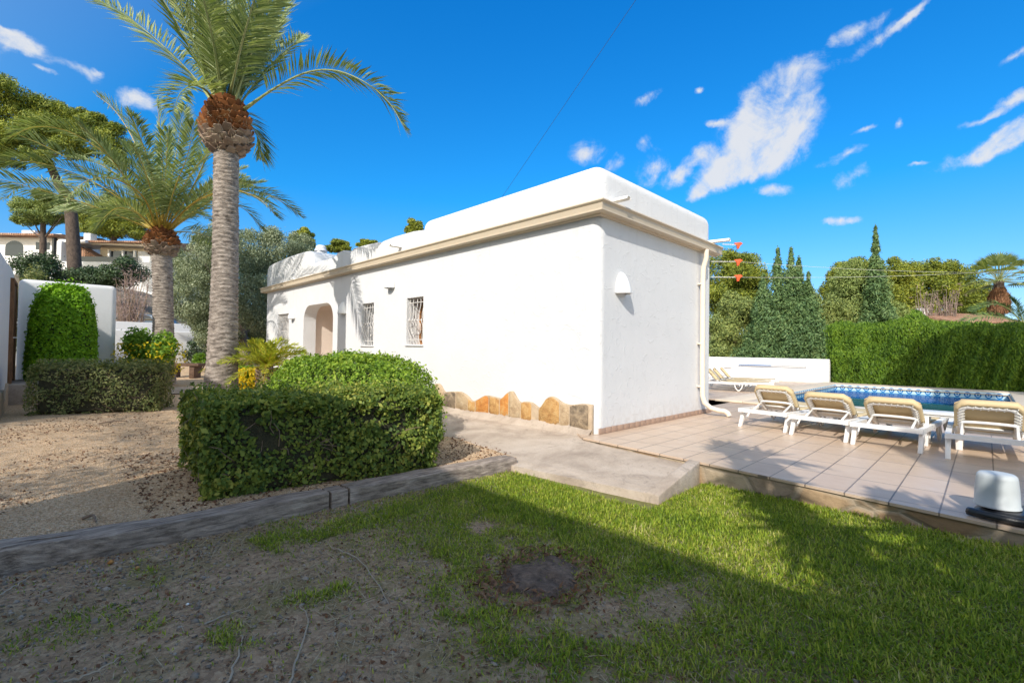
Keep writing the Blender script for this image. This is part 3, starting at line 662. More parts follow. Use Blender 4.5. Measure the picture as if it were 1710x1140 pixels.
    for i in range(n+1):
        y = .05+7.5*i/n; w_ = .10+.05*vnoise(np.array(y), np.array(1.), 3.)
        V += [(-.044, y, .05+.05*float(vnoise(np.array(y), np.array(2.), 4.))), (-.044-w_*.5, y, .01), (-.044-w_, y, -.03)]
    f.add(V, [(3*i+k, 3*i+k+1, 3*i+k+4, 3*i+k+3) for i in range(n) for k in (0, 1)]); f.build('mortar_fillet', M_conc, plo, smooth=True)
build_house()
#PART2
# ================================================================== UNSEEN HOUSE BEHIND THE VIEWER (shaped to throw the long shade)
def neighbour():
    h = thing('unseen_neighbour_house', 'unseen white neighbouring house, shaped to cast the long shade, beyond the lawn', 'house', (-12, 0, -.3))
    a = MB(); a.bb((-13.5, -8.51, -.4), (-10.7, 19, 3.80)); a.build('wall', M_wall2, h, bevel=.03)
    for y0, y1, z0 in ((-8.51, -1.1, 3.8), (4.6, 19, 3.8), (-1.1, 4.6, 5.9)): u = MB(); u.bb((-11, y0, z0), (-10.7, y1, 6.60)); u.build('shade_wall', M_wall2, h)  # upper walls leave an added opening that lets sun onto the gravel
    t = thing('sun_filter_leaves', 'unseen leaves added across the wall opening to soften the sun on the gravel', 'light filter leaves', (-11.3, 1.7, 3.8))
    n = 26000; y = rng.uniform(-1.3, 4.8, n); z = rng.uniform(3.7, 6.0, n); e = np.minimum(np.minimum(y+1.1, 4.6-y)/1.6, np.minimum(z-3.8, 5.9-z)/.75).clip(0, 1); k = rng.uniform(0, 1, n) < .10+.9*(1-sstep(0, 1, e)); y, z = y[k], z[k]
    leaf_obj('foliage', M_dark, t, leaves(np.c_[rng.uniform(-11.9, -11.05, len(y)), y, z], np.tile([1., 0, 0], (len(y), 1)), .06, .04, 0, .8))  # added leaves, denser at the rim, fade the edges of the sun patch
    b = MB(); b.prism([(-10.7, -8.54), (-10.7, -20), (-20, -20), (-20, -8.54-9.3*.456-.3)], 2, -.4, 10.35); b.build('wall', M_wall2, h, bevel=.1, seg=4)  # side slanted along the sun, shaped to set the terrace shade edge
neighbour()
# ================================================================== TIMBER SLEEPERS
def sleeper(pts, label, w=.20, ztop=-.082):
    pts = np.array(pts, float); n = 40; t = np.linspace(0, 1, n); q = np.linspace(0, 1, len(pts))
    X = np.interp(t, q, pts[:, 0]); Y = np.interp(t, q, pts[:, 1]); k = np.ones(5)/5
    Y = np.convolve(np.pad(Y, 2, 'reflect', reflect_type='odd'), k, 'valid')
    V = []; prof = [(0, -.34), (0, 0.0-.012), (.012, 0), (w*.35, .004), (w*.36, -.006), (w*.40, -.006), (w*.41, .004), (w*.7, -.002), (w-.012, 0), (w, -.014), (w, -.34)]
    for i in range(n):
        for j, (a, z) in enumerate(prof):
            jz = .007*(vnoise(X[i], Y[i]+a*9, 6., 5)-.5)*2 if z > -.3 else 0; ja = .012*(vnoise(X[i], np.array(z*20.), 4., 8)-.5)*2
            V.append((X[i], Y[i]+a+ja, ztop+z+jz))
    m = len(prof); F = [(i*m+j, i*m+j+1, (i+1)*m+j+1, (i+1)*m+j) for i in range(n-1) for j in range(m-1)]+[tuple(range(m)), tuple((n-1)*m+j for j in range(m))[::-1]]
    c = (X.mean(), Y.mean(), -.25); th_ = thing('timber_sleeper', label, 'edging beam', c, 'timber sleepers edging the lawn')
    b = MB(); b.add(V, F); b.build('beam', M_sleep, th_, smooth=True, angle=35)
sleeper([(-6.6, .84), (-5.9, .57), (-5.29, .38), (-4.9, .27), (-4.47, .20), (-3.9, .18), (-3.475, .17)], 'longest weathered grey timber sleeper edging the gravel at lower left')
sleeper([(-3.455, .165), (-3.33, .165), (-3.32, .164)], 'short block of weathered timber wedged in the middle of the sleeper edging', ztop=-.088)
sleeper([(-3.30, .165), (-2.24, .11), (-1.45, .03)], 'weathered timber sleeper in front of the leafy hedge, running to the concrete path')
# ================================================================== HEDGES
def poly_hedge(name, label, cat, quad, z0, z1, mat, n, L, Wd, core=True, rnd=.55, group=None, bulge=.05, coremat=None, top=None):
    quad = np.array(quad, float); c = quad.mean(0); r = thing(name, label, cat, (c[0], c[1], z0), group)
    e = np.roll(quad, -1, 0)-quad; ln = np.linalg.norm(e, axis=1); per = ln.sum(); area = abs(sum(quad[i][0]*quad[(i+1) % 4][1]-quad[(i+1) % 4][0]*quad[i][1] for i in range(4)))/2
    ns = int(n*per*(z1-z0)/(per*(z1-z0)+area)); P = []; N = []
    idx = rng.choice(len(quad), ns, p=ln/per); t = rng.uniform(0, 1, ns); en = e/ln[:, None]; nr = np.stack([en[:, 1], -en[:, 0]], 1)
    if np.dot(nr[0], quad[0]-c) < 0: nr = -nr
    Pz = z0+(z1-z0)*rng.uniform(0.0, 1, ns); Pxy = quad[idx]+e[idx]*t[:, None]
    off = -np.abs(rng.normal(0, .07, ns))+bulge*(fbm(Pxy[:, 0]*1.+Pxy[:, 1], Pz*1.+Pxy[:, 1], 4, 31)-.5)*4
    low = sstep(z0+.25*(z1-z0), z0, Pz)*.06; off = off-low-sstep(z1-.12, z1, Pz)*.05
    Pxy = Pxy+nr[idx]*off[:, None]; P.append(np.c_[Pxy, Pz]); N.append(np.c_[nr[idx], np.full(ns, .25)])
    nt = n-ns; a, b = rng.uniform(0, 1, (2, nt)); Q = (quad[0]*((1-a)*(1-b))[:, None]+quad[1]*(a*(1-b))[:, None]+quad[2]*(a*b)[:, None]+quad[3]*((1-a)*b)[:, None])
    ed = np.minimum(np.minimum(a, 1-a), np.minimum(b, 1-b)); zt = z1-.10*np.exp(-ed/.05)+.06*(fbm(Q[:, 0], Q[:, 1], 3, 12)-.5)*2-np.abs(rng.normal(0, .03, nt))
    P.append(np.c_[Q, zt]); N.append(np.tile([0, 0, 1.], (nt, 1)))
    P = np.concatenate(P); N = np.concatenate(N); N[:, :2] += rng.normal(0, .1, (len(N), 2))
    kp = (vnoise(P[:, 0]+P[:, 2], P[:, 1]+P[:, 2]*.7, 7, 61)*.6+vnoise(P[:, 0]-P[:, 2]*.8, P[:, 1]+P[:, 2], 15, 62)*.4) > .30; P, N = P[kp], N[kp]
    sc = rng.choice([.6, .85, 1., 1.35], len(P), p=[.25, .3, .3, .15]); Q_ = leaves(P, N, L*sc, Wd*sc, .2, rnd)
    ns2 = 260; a, b = rng.uniform(.02, .98, (2, ns2)); S2 = quad[0]*((1-a)*(1-b))[:, None]+quad[1]*(a*(1-b))[:, None]+quad[2]*(a*b)[:, None]+quad[3]*((1-a)*b)[:, None]; sh = []
    for k in range(5): sh.append(np.c_[S2+rng.normal(0, .012, (ns2, 2)), np.full(ns2, z1-.03+.022*k)+rng.uniform(0, .03, ns2)])
    P2 = np.concatenate(sh); Q_ = np.concatenate([Q_, leaves(P2, sph(len(P2))+[0, 0, .4], L*.85, Wd*.8, .5, .6)])
    leaf_obj('foliage', mat, r, Q_)
    if core:
        q2 = c+(quad-c)*(1-.16/np.maximum(np.linalg.norm(quad-c, axis=1), .3))[:, None]
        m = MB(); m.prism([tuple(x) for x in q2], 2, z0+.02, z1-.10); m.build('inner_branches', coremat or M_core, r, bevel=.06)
    tw = MB()
    for _ in range(110):
        i = rng.choice(len(quad), p=ln/per); p = quad[i]+e[i]*rng.uniform(.03, .97)-nr[i]*.08; z = rng.uniform(z0, z1-.15); q = np.array([*p, z]); pts = [q]
        d = np.array([*(nr[i]*.3+en[i]*rng.uniform(-.8, .8)), rng.uniform(.1, 1)]); 
        for k in range(3): pts.append(pts[-1]+nrm(d)*.08); d = d+rng.normal(0, .35, 3); d[:2] -= nr[i]*.12
        tw.tube(pts, [.005, .004, .003, .002], 4)
    tw.build('twigs', M_twig, r)['kind'] = 'stuff'; return r
poly_hedge('clipped_hedge', 'large boxy leafy hedge half in shade behind the timber sleepers', 'hedge', [(-4.27, .70), (-2.26, .31), (-1.93, 1.30), (-4.15, 2.15)], -.14, .65, M_hedge, 46000, .046, .031)
def round_hedge(name, label, cat, c, r, z0, z1, mat, n, L, Wd, p=2.6, rz=0., trunk=False, group=None, corem=None):
    c = np.array(c); root = thing(name, label, cat, (c[0], c[1], z0), group); h = (z1-z0)
    d = sph(n); d[:, 2] = np.abs(d[:, 2])*np.where(rng.uniform(0, 1, n) < .0, -1, 1); s = (np.abs(d[:, 0])**p+np.abs(d[:, 1])**p+np.abs(d[:, 2])**p)**(-1/p); q = d*s[:, None]
    N = np.sign(q)*np.abs(q)**(p-1)/np.array([r[0], r[1], h])
    q = q*(1-np.abs(rng.normal(0, .05, n))+.05*(rng.uniform(0, 1, n) > .94))[:, None]*(1+.13*(fbm(q[:, 0]*2+q[:, 2], q[:, 1]*2+q[:, 2]*1.3, 2.2, 55)-.5))[:, None]
    P = q*np.array([r[0], r[1], h]); cz, sz = math.cos(rz), math.sin(rz); R = np.array([[cz, sz, 0], [-sz, cz, 0], [0, 0, 1]]); P = P@R+np.array([c[0], c[1], z0]); N = unit(N)@R
    sc = rng.choice([.6, .85, 1., 1.35], n, p=[.25, .3, .3, .15]); leaf_obj('foliage', mat, root, leaves(P, N, L*sc, Wd*sc, .25, .6))
    m = MB(); V = []; nn, mm = 20, 9
    for j in range(mm):
        ph = j/(mm-1)*math.pi/2
        for i in range(nn):
            t = 2*math.pi*i/nn; D = np.array([math.cos(t)*math.cos(ph), math.sin(t)*math.cos(ph), math.sin(ph)]); D = D*(np.sum(np.abs(D)**p)**(-1/p))*.86
            V.append((D*np.array([r[0], r[1], h]))@R+np.array([c[0], c[1], z0+.02]))
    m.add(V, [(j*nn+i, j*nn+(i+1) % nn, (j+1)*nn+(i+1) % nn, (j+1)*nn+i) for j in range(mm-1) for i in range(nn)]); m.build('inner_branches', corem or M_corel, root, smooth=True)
    return root
round_hedge('rounded_shrub', 'bright green domed hedge against the long white wall, behind the boxy hedge', 'hedge', (-1.93, 3.15), (.84, 1.78), -.12, .99, M_hedge_b, 40000, .048, .031, p=3.4)
poly_hedge('low_hedge', 'low dull green hedge with bare twigs beside the gate wall', 'hedge', [(-5.45, 7.70), (-3.72, 7.0), (-3.35, 7.75), (-5.1, 8.5)], -.12, .74, M_hedge_g, 16000, .045, .028)
round_hedge('topiary_bush', 'tall rounded lime green topiary bush beside the garden gate', 'bush', (-4.95, 11.0), (.58, .60), -.05, 2.38, M_hedge_l, 32000, .06, .04, p=3.6)
# ================================================================== PALMS
def spline(pts, n):
    pts = np.array(pts, float); t = np.linspace(0, len(pts)-1, n); out = []
    P = np.vstack([2*pts[0]-pts[1], pts, 2*pts[-1]-pts[-2]])
    for x in t:
        i = min(int(x), len(pts)-2); f = x-i; a, b, c, d = P[i], P[i+1], P[i+2], P[i+3]
        out.append(.5*((2*b)+(-a+c)*f+(2*a-5*b+4*c-d)*f*f+(-a+3*b-3*c+d)*f**3))
    return np.array(out)
def frond(curve, LL, quads, rach, r0=.022, npair=105, wd=.03, start=.14, vee=.35, droop=0., twist=None):
    c = spline(curve, 26); t = np.gradient(c, axis=0); t = unit(t); s = np.linspace(start, .995, npair); i = s*25
    P = np.stack([np.interp(i, range(26), c[:, k]) for k in range(3)], 1); Tn = unit(np.stack([np.interp(i, range(26), t[:, k]) for k in range(3)], 1))
    sd = unit(np.cross(Tn, np.array([0, 0, 1.])+.001)); up = np.cross(sd, Tn)
    tw = random.uniform(-.9, .9) if twist is None else twist; tw = tw*sstep(0, .5, s)[:, None]; sd, up = sd*np.cos(tw)+up*np.sin(tw), up*np.cos(tw)-sd*np.sin(tw)
    prof = np.clip(.35+1.3*np.sin(np.pi*(.12+.80*(s-start)/(1-start)))**1.0, 0, 1)*np.where(s > .8, 1-.55*(s-.8)/.2, 1)
    for sg in (-1, 1):
        for rep in range(1):
            A = sd*sg*(1-.35*s[:, None])+Tn*(.55+.7*s[:, None])+up*(vee+rng.normal(0, .18, (npair, 1)))+rng.normal(0, .09, (npair, 3)); A = unit(A)
            A[:, 2] -= droop*.5; A = unit(A)
            L = (LL*prof*rng.uniform(.85, 1.1, npair))[:, None]; B = unit(np.cross(A, up+rng.normal(0, .3, (npair, 3)))); w = wd*rng.uniform(.7, 1.2, (npair, 1))
            tip = P+A*L; tip[:, 2] -= (L[:, 0]**2)*(.25+droop); mid = P+A*L*.45
            quads.append(np.stack([P, mid+B*w*.5, tip, mid-B*w*.5], 1))
    rr = np.interp(np.linspace(0, 1, 26), [0, .12, .5, 1], [r0*1.9, r0*1.1, r0*.6, r0*.15]); rach.tube(c, rr, 6)
def arcfrond(b, az, el, L, droop):
    h = np.array([math.cos(az), math.sin(az), 0]); ts = np.linspace(0, 1, 6)
    return [b+h*(L*t*math.cos(el)*(1+.15*t))+np.array([0, 0, L*(t*math.sin(el)-droop*t**2.2)]) for t in ts]
def palmtrunk(root, pts, rad, ring=.075, seg=26):
    pts = spline(pts, 8); H = pts[-1][2]-pts[0][2]; n = int(H/ring)*4; m = MB(); V = []
    ph = rng.uniform(0, 6, 8)
    for i in range(n+1):
        f = i/n; c = np.array([np.interp(f*7, range(8), pts[:, k]) for k in range(3)]); r = np.interp(f, np.linspace(0, 1, len(rad)), rad)
        for k in range(seg):
            a = 2*math.pi*k/seg; zz = f*H+.018*math.sin(2*a+ph[0])+.022*math.sin(3*a+ph[1]+f*6)+.05*vnoise(np.array(a*1.5), np.array(f*H*2), 1., 3)
            saw = (zz/ring) % 1.; b = .026*(saw if saw < .8 else (1-saw)*4)*(.6+.8*vnoise(np.array(k*1.), np.array(float(int(zz/ring))), 1., 7))
            rr = r+b-.008+.012*(random.random()-.5); V.append((c[0]+rr*math.cos(a), c[1]+rr*math.sin(a), c[2]))
    m.add(V, [(i*seg+k, i*seg+(k+1) % seg, (i+1)*seg+(k+1) % seg, (i+1)*seg+k) for i in range(n) for k in range(seg)]+[tuple(n*seg+k for k in range(seg))])
    return m.build('trunk', M_palmtrunk, root, smooth=True, angle=60)
def boss(root, c, H, prof, n, ssz, split=.35):
    """bulge of cut leaf bases in a spiral"""
    G = math.pi*(3-5**.5); out = {0: MB(), 1: MB()}
    core = MB(); core.lathe([(np.interp(f, np.linspace(0, 1, len(prof)), prof)*.82, f*H) for f in np.linspace(0, 1, 10)], tuple(c), 18)
    for i in range(n):
        f = (i+.5)/n; a = i*G; r = np.interp(f, np.linspace(0, 1, len(prof)), prof)
        z = f*H; k = ssz*random.uniform(.8, 1.2); o = np.array([math.cos(a), math.sin(a), 0]); s = np.array([-math.sin(a), math.cos(a), 0]); up = np.array([0, 0, 1.])
        tiltv = nrm(o*.7+up*(.35+.9*f)); p = np.array(c)+o*r*.78+up*z; nrml = np.cross(s, tiltv)
        w0, w1 = k*.55, k*.33; L = k*(.75+.25*random.random()); q = [p-s*w0-nrml*.02, p+s*w0-nrml*.02, p+s*w0*.9+nrml*.035, p-s*w0*.9+nrml*.035]
        e = p+tiltv*L; q += [e-s*w1-nrml*.01, e+s*w1-nrml*.01, e+s*w1+nrml*.022, e-s*w1+nrml*.022]
        out[0 if f > split else 1].add(q, [(0, 1, 2, 3), (4, 7, 6, 5), (0, 4, 5, 1), (1, 5, 6, 2), (2, 6, 7, 3), (3, 7, 4, 0)])
    core.build('fibre_core', M_greybark, root, smooth=True)
    out[0].build('leaf_base_stubs', M_stub, root); out[1].build('dry_leaf_bases', M_stubdry, root)
    # hanging fibre
    N = 500; a = rng.uniform(0, 6.28, N); f = rng.uniform(0, 1, N); r = np.interp(f, np.linspace(0, 1, len(prof)), prof)*1.0
    P = np.c_[c[0]+r*np.cos(a), c[1]+r*np.sin(a), c[2]+f*H-.02]; leaf_obj('loose_fibres', M_straw, root, leaves(P, np.c_[np.cos(a), np.sin(a), 0*a], .14, .008, .0, .5))['kind'] = 'stuff'
def palm(base, top, rad, zb, H, prof, label, fr, D, LLs, nst, ssz, stubmat, group='date palms on the gravel'):
    r = thing('date_palm', label, 'palm tree', base, group)
    mid = (np.array(base)+np.array(top))/2+np.array([.03, .02, 0]); palmtrunk(r, [base, mid, top], rad)
    boss(r, (top[0], top[1], zb), H, prof, nst, ssz)
    qs = []; ra = MB(); cz = np.array([top[0], top[1], zb+H*.9])
    for cur in fr: frond(cur, LLs, qs, ra, r0=.02)
    ra.build('leaf_stalks', stubmat, r, smooth=True); leaf_obj('crown', M_frond, r, np.concatenate(qs)); return r
def pxc(pts, D): return [at(x, y, D+(d[0] if d else 0)) for x, y, *d in pts]
P1 = np.array([-2.876, 6.338, -.14]); D1 = 8.63; t1 = at(379, 232, D1)
def palm_one():
    cz = at(380, 185, D1); fr = []
    fr.append(pxc([(405, 185), (455, 150, -.2), (510, 122, -.4), (560, 118, -.6), (610, 138, -.8), (650, 172, -.9), (677, 217, -1.0)], D1))
    fr.append(pxc([(355, 170), (320, 125, .3), (270, 75, .5), (215, 30, .7), (150, -5, .9)], D1))
    fr.append(pxc([(358, 172), (345, 152, -.5), (325, 142, -1.0), (302, 155, -1.5), (290, 185, -1.9)], D1))
    fr.append(pxc([(362, 165), (345, 100, -.3), (322, 40, -.6), (290, -30, -1.0), (240, -90, -1.4)], D1))
    fr.append(pxc([(368, 162), (362, 90, .3), (350, 10, .6), (330, -70, .8)], D1))
    fr.append(pxc([(374, 160), (376, 90, -.5), (378, 10, -.9), (380, -80, -1.2), (378, -150, -1.0)], D1))
    fr.append(pxc([(382, 160), (392, 90, .5), (400, 10, .9), (412, -80, 1.3)], D1))
    fr.append(pxc([(388, 162), (408, 100, -.2), (432, 40, -.5), (462, -20, -.9), (510, -80, -1.3)], D1))
    fr.append(pxc([(392, 165), (425, 110, .5), (455, 60, .9), (478, 10, 1.2), (500, -60, 1.6)], D1))
    fr.append(pxc([(396, 168), (418, 120, .9), (436, 70, 1.6), (452, 20, 2.2), (470, -40, 2.8)], D1))
    fr.append(pxc([(364, 165), (350, 110, .9), (335, 60, 1.6), (322, 10, 2.2), (312, -40, 2.8)], D1))
    fr.append(pxc([(370, 160), (356, 70, -1.0), (338, -10, -1.9), (320, -110, -2.5)], D1))
    fr.append(pxc([(384, 160), (402, 80, -1.0), (424, 0, -1.9), (450, -100, -2.6)], D1))
    fr.append(pxc([(372, 165), (380, 110, 1.2), (372, 60, 2.2), (364, 20, 3.0)], D1))
    fr.append(pxc([(395, 175), (412, 200, .9), (430, 228, 1.3), (434, 262, 1.6)], D1)[:4])
    for k in range(14):
        az = random.uniform(0, 6.28); el = math.radians(random.uniform(62, 85)); fr.append(arcfrond(cz+np.array([.12*math.cos(az), .12*math.sin(az), 0]), az, el, random.uniform(2.4, 3.1), random.uniform(.05, .22)))
    palm(tuple(P1), tuple(at(378, 250, D1)), [.30, .25, .225, .212, .205, .20], at(378, 258, D1)[2], at(378, 172, D1)[2]-at(378, 258, D1)[2],
         [.22, .40, .45, .445, .41, .31, .18], 'tall date palm with orange-brown cut leaf bases, rising behind the boxy hedge', fr, D1, .52, 150, .15, M_stubg)
palm_one()
def palm_two():
    D = 13.; b = at(272, 625, D); b[2] = .0; cz = at(270, 388, D); fr = []
    L = [[(266, 385), (232, 300, -.4), (184, 262, -.8), (120, 222, -1.3), (60, 212, -1.8), (12, 232, -2.2)],
         [(264, 385), (205, 335, -.5), (140, 296, -1), (65, 272, -1.4), (0, 268, -1.9)],
         [(262, 386), (195, 345, .5), (110, 308, 1.2), (45, 305, 1.8), (4, 335, 2.2)],
         [(266, 385), (248, 300, .3), (222, 232, .6), (192, 185, .9), (160, 158, 1.2)],
         [(269, 385), (272, 300, 0), (268, 230, -.2), (262, 168, -.3)], [(272, 385), (288, 290, .5), (300, 225, .8), (308, 178, 1)],
         [(275, 385), (318, 320, -.4), (345, 255, -.7), (352, 185, -1.)], [(278, 386), (335, 335, .4), (400, 318, .8), (455, 328, 1.2), (505, 362, 1.6)],
         [(278, 388), (340, 350, 1), (400, 345, 1.8), (440, 385, 2.4)], [(262, 387), (232, 358, -.8), (195, 348, -1.5), (160, 378, -2.)],
         [(268, 385), (262, 320, 1.), (240, 260, 2.), (215, 215, 2.8)], [(270, 385), (258, 310, -1.), (238, 240, -1.7), (218, 190, -2.4)],
         [(272, 385), (290, 320, -1.), (312, 262, -1.9), (325, 205, -2.6)], [(276, 386), (322, 340, -.9), (380, 318, -1.7), (430, 330, -2.4), (462, 362, -2.9)],
         [(264, 385), (225, 318, 1), (168, 275, 1.9), (110, 262, 2.6)], [(262, 387), (215, 352, 1.4), (150, 330, 2.6), (90, 345, 3.4)],
         [(276, 387), (330, 348, 1.6), (372, 300, 2.6), (410, 280, 3.2)], [(263, 386), (240, 330, -1.4), (195, 300, -2.4), (150, 300, -3.2), (110, 330, -3.8)]]
    for q in L: fr.append(pxc(q, D))
    for k in range(16):
        az = 2*math.pi*k/16+random.uniform(-.2, .2); fr.append(arcfrond(cz+np.array([.15*math.cos(az), .15*math.sin(az), 0]), az, math.radians(random.uniform(20, 75)), random.uniform(3.2, 4.0), random.uniform(.15, .4)))
    t = at(270, 415, D)
    palm(tuple(b), tuple(t), [.31, .26, .245, .235, .235, .24], at(272, 428, D)[2], .70, [.25, .38, .43, .41, .31, .17], 'shorter bushy date palm with yellow leaf stalks, behind the flowering shrub', fr, D, .58, 120, .16, M_stuby)
palm_two()
def cycad(pos_, label, s=1., n=34, group=None):
    r = thing('cycad', label, 'cycad', pos_); h = .80*s
    m = MB(); m.lathe([(.15*s, -.1), (.165*s, .1), (.15*s, h*.6), (.15*s, h)], pos_, 16, .04); m.build('trunk', M_greybark, r, smooth=True)
    mm = MB(); G = math.pi*(3-5**.5)
    for i in range(130):
        f = i/130; a = i*G; o = np.array([math.cos(a), math.sin(a), 0]); p = np.array(pos_)+o*.14*s+np.array([0, 0, f*h]); mm.tube([p, p+o*.05+np.array([0, 0, .02]), p+o*.075+np.array([0, 0, .05])], [.022*s, .018*s, .004], 5)
    mm.build('leaf_base_stubs', M_stubdry, r)
    qs = []; ra = MB(); b = np.array(pos_)+np.array([0, 0, h])
    for k in range(n):
        az = k*G; el = math.radians(78-66*(k/n)+random.uniform(-6, 6)); frond(arcfrond(b, az, el, .92*s*random.uniform(.85, 1.1), .42), .17*s, qs, ra, r0=.008, npair=44, wd=.020, start=.12, vee=.2)
    for k in range(5):
        az = -2+k*.5; frond(arcfrond(b, az, math.radians(-10), .6*s, .6), .14*s, qs, ra, r0=.008, npair=34, wd=.013, start=.12)
    ra.build('leaf_stalks', M_stuby, r); leaf_obj('crown', M_cyc, r, np.concatenate(qs))
c_ = at(446, 640, 9.0); cycad((c_[0], c_[1], -.12), 'small cycad with yellow-green feathery crown on a stubby trunk in front of the house')
# ================================================================== SHRUBS, BENCH, GARDEN WALLS
def shrub(name, label, cat, c, r, mat, n, L, Wd, k=9, flowers=0, group=None, stems=4, fmat=None):
    root = thing(name, label, cat, (c[0], c[1], c[2]-r[2]), group)
    leaf_obj('foliage', mat, root, clumps([[*c, *(np.array(r)*.75)]]+subclumps(c, r, k, (.3, .5), .7), n, L, Wd, .1, .6, .45))
    if flowers:
        P = np.array(c)+sph(flowers)*np.array(r)*rng.uniform(.85, 1.1, (flowers, 1)); P = P[P[:, 2] < c[2]+r[2]*.45]; leaf_obj('flowers', fmat or M_yel, root, leaves(P, unit(P-np.array(c)), .07, .06))['kind'] = 'stuff'
    m = MB(); b = np.array([c[0], c[1], c[2]-r[2]-.1])
    for i in range(stems):
        d = nrm([random.uniform(-.6, .6), random.uniform(-.6, .6), 1]); m.tube([b, b+d*r[2]*.7, b+d*r[2]*1.3], [.03, .022, .01], 5)
    m.build('stems', M_bark, root); return root
c_ = at(252, 592, 12.1); shrub('flowering_shrub', 'leafy shrub with yellow blossom around the foot of the shorter date palm', 'shrub', c_, (.72, .7, .72), M_yg, 9000, .085, .055, 12, 900)
c_ = at(410, 600, 11.); shrub('flowering_shrub', 'small bright yellow shrub half hidden behind the tall palm trunk', 'shrub', (c_[0], c_[1], .38), (.38, .38, .45), M_yg, 2500, .06, .04, 6, 2600)
def bench():
    c = at(308, 625, 15.); z0 = float(zgrav(c[0], c[1])); r = thing('garden_bench', 'low dark wooden bench on two block legs in front of the white boundary wall', 'bench', (c[0], c[1], z0), None, -.776)
    r['_o'] = (0, 0, 0)
    m = MB(); m.box((0, 0, .42), (1.15, .42, .09)); m.build('seat', M_bench, r, bevel=.012)
    for x in (-.32, .34): m = MB(); m.box((x, 0, .185), (.16, .34, .375)); m.build('leg', M_bench, r, bevel=.012)
bench()
def wallthing(name, label, boxes, cat='wall', bev=.08, mat=None):
    a = np.array(boxes[0]); r = thing(name, label, cat, (*((a[0]+a[1])/2)[:2], a[0][2]))
    for p, q in boxes: m = MB(); m.bb(p, q); m.build('wall', mat or M_wall2, r, bevel=bev, seg=5)
    return r
def gate():
    r = thing('garden_gate_wall', 'high white garden wall with rounded top and a narrow brown gate at the left edge', 'wall', (-5.9, 9, 0))
    prof = [(6.9, 2.60), (9.2, 2.62), (10.2, 2.66), (10.9, 2.62), (11.35, 2.5), (11.6, 2.25)]
    m = MB(); m.prism([(6.9, -.4)]+prof[:1]+prof[1:]+[(11.6, -.4)], 0, -6.1, -5.72)
    o = m.build('wall', M_wall2, r); mo = o.modifiers.new('b', 'BEVEL'); mo.width = .12; mo.segments = 5; mo.limit_method = 'ANGLE'; mo.angle_limit = math.radians(40); bake(o)
    o.data.polygons.foreach_set('use_smooth', np.ones(len(o.data.polygons), bool)); o.data.set_sharp_from_angle(angle=math.radians(50))
    d = MB()
    for i in range(6): d.bb((-5.74, 9.80+i*.175, .34), (-5.685, 9.80+i*.175+.168, 2.28))
    g = d.build('gate', M_door, r, bevel=.006); fr = MB(); fr.bb((-5.75, 9.70, .3), (-5.665, 9.79, 2.36)); fr.bb((-5.75, 10.86, .3), (-5.665, 10.95, 2.36)); fr.bb((-5.75, 9.79, 2.29), (-5.665, 10.86, 2.36)); fr.build('gate_frame', M_door, r)
    h = MB(); h.tube([(-5.68, 9.95, 1.2), (-5.63, 9.95, 1.2), (-5.63, 10.07, 1.2)], .012, 6); h.bb((-5.69, 9.90, 1.12), (-5.68, 9.99, 1.28)); h.build('handle', M_iron, g)
    s = MB(); s.bb((-5.72, 9.45, -.3), (-5.05, 11.2, .30)); s.build('step', M_conc, r, bevel=.015)
    p = MB(); yy = np.linspace(6.9, 9.4, 30); p.prism([(6.9, -.3)]+[(y, .22+.10*math.sin(y*5)+.05*math.sin(y*11)) for y in yy]+[(9.4, -.3)], 0, -5.72, -5.685); p.build('stone_plinth', M_mort, r)
gate()
wallthing('garden_wall', 'tall rounded white wall panel standing behind the topiary bush', [((-5.7, 12.0, -.1), (-3.97, 12.34, 2.58))], bev=.11)
wallthing('boundary_wall', 'low white boundary wall across the back of the garden behind the bench', [((-9, 21.5, -.1), (1.5, 21.8, 1.70))], bev=.05)
wallthing('street_wall', 'bluish white parapet of the street just above the boundary wall', [((-9, 23.8, -.1), (2.5, 24.0, 2.12))], bev=.02)
shrub('potted_shrub', 'small green shrub against the boundary wall right of the bench', 'shrub', at(335, 600, 17.) , (.35, .35, .35), M_yg, 1200, .07, .045, 5)
# ================================================================== TREES
def limb(m, pts, r, seg=7): m.tube(spline(pts, 4*len(pts)), np.interp(np.linspace(0, 1, 4*len(pts)), np.linspace(0, 1, len(r)), r), seg)
def crownpx(blobs, D, depth=.9, k=7, fr=(.28, .48)):
    out = []
    for b in blobs:
        x, y, rx, ry = b[:4]; dd = b[4] if len(b) > 4 else 0; c = at(x, y, D+dd); s = (D+dd)/F_; ct = 1/math.sqrt(1+((x-855)/F_)**2)
        R = np.array([rx*s*ct*1.08, 1, ry*s*1.05])
        # orient the ellipsoid to the sight line only by using an equal horizontal radius
        R[1] = R[0]; out += [[*c, *(R*.72)]]+subclumps(c, R, k, fr, .85)
    return out
def tree(name, label, cat, D, blobs, mat, n, L, Wd, trunk, rad=(.3, .15), bark=None, group=None, k=7, base=None, up=.1, shell=.45, limbs=3, along=None, fr=(.28, .48), rnd=.6):
    t = [at(x, y, D) for x, y in trunk]; 
    if base is not None: t[0][2] = base
    r = thing(name, label, cat, tuple(t[0]), group)
    cl = crownpx(blobs, D, k=k, fr=fr); leaf_obj('crown', mat, r, clumps(cl, n, L, Wd, up, rnd, shell, along))
    m = MB(); limb(m, t, rad, 9)
    for i in range(min(limbs*len(blobs), 14)):
        c = np.array(cl[(i*(k+1)) % len(cl)][:3])+rng.normal(0, .2, 3); s = t[-1] if len(t) < 3 else t[-1-(i % 2)]
        limb(m, [s, (s+c)/2+np.array([0, 0, -.1]), c], (rad[-1]*.7, rad[-1]*.4, .02), 6)
    m.build('trunk', bark or M_bark, r, smooth=True); return r
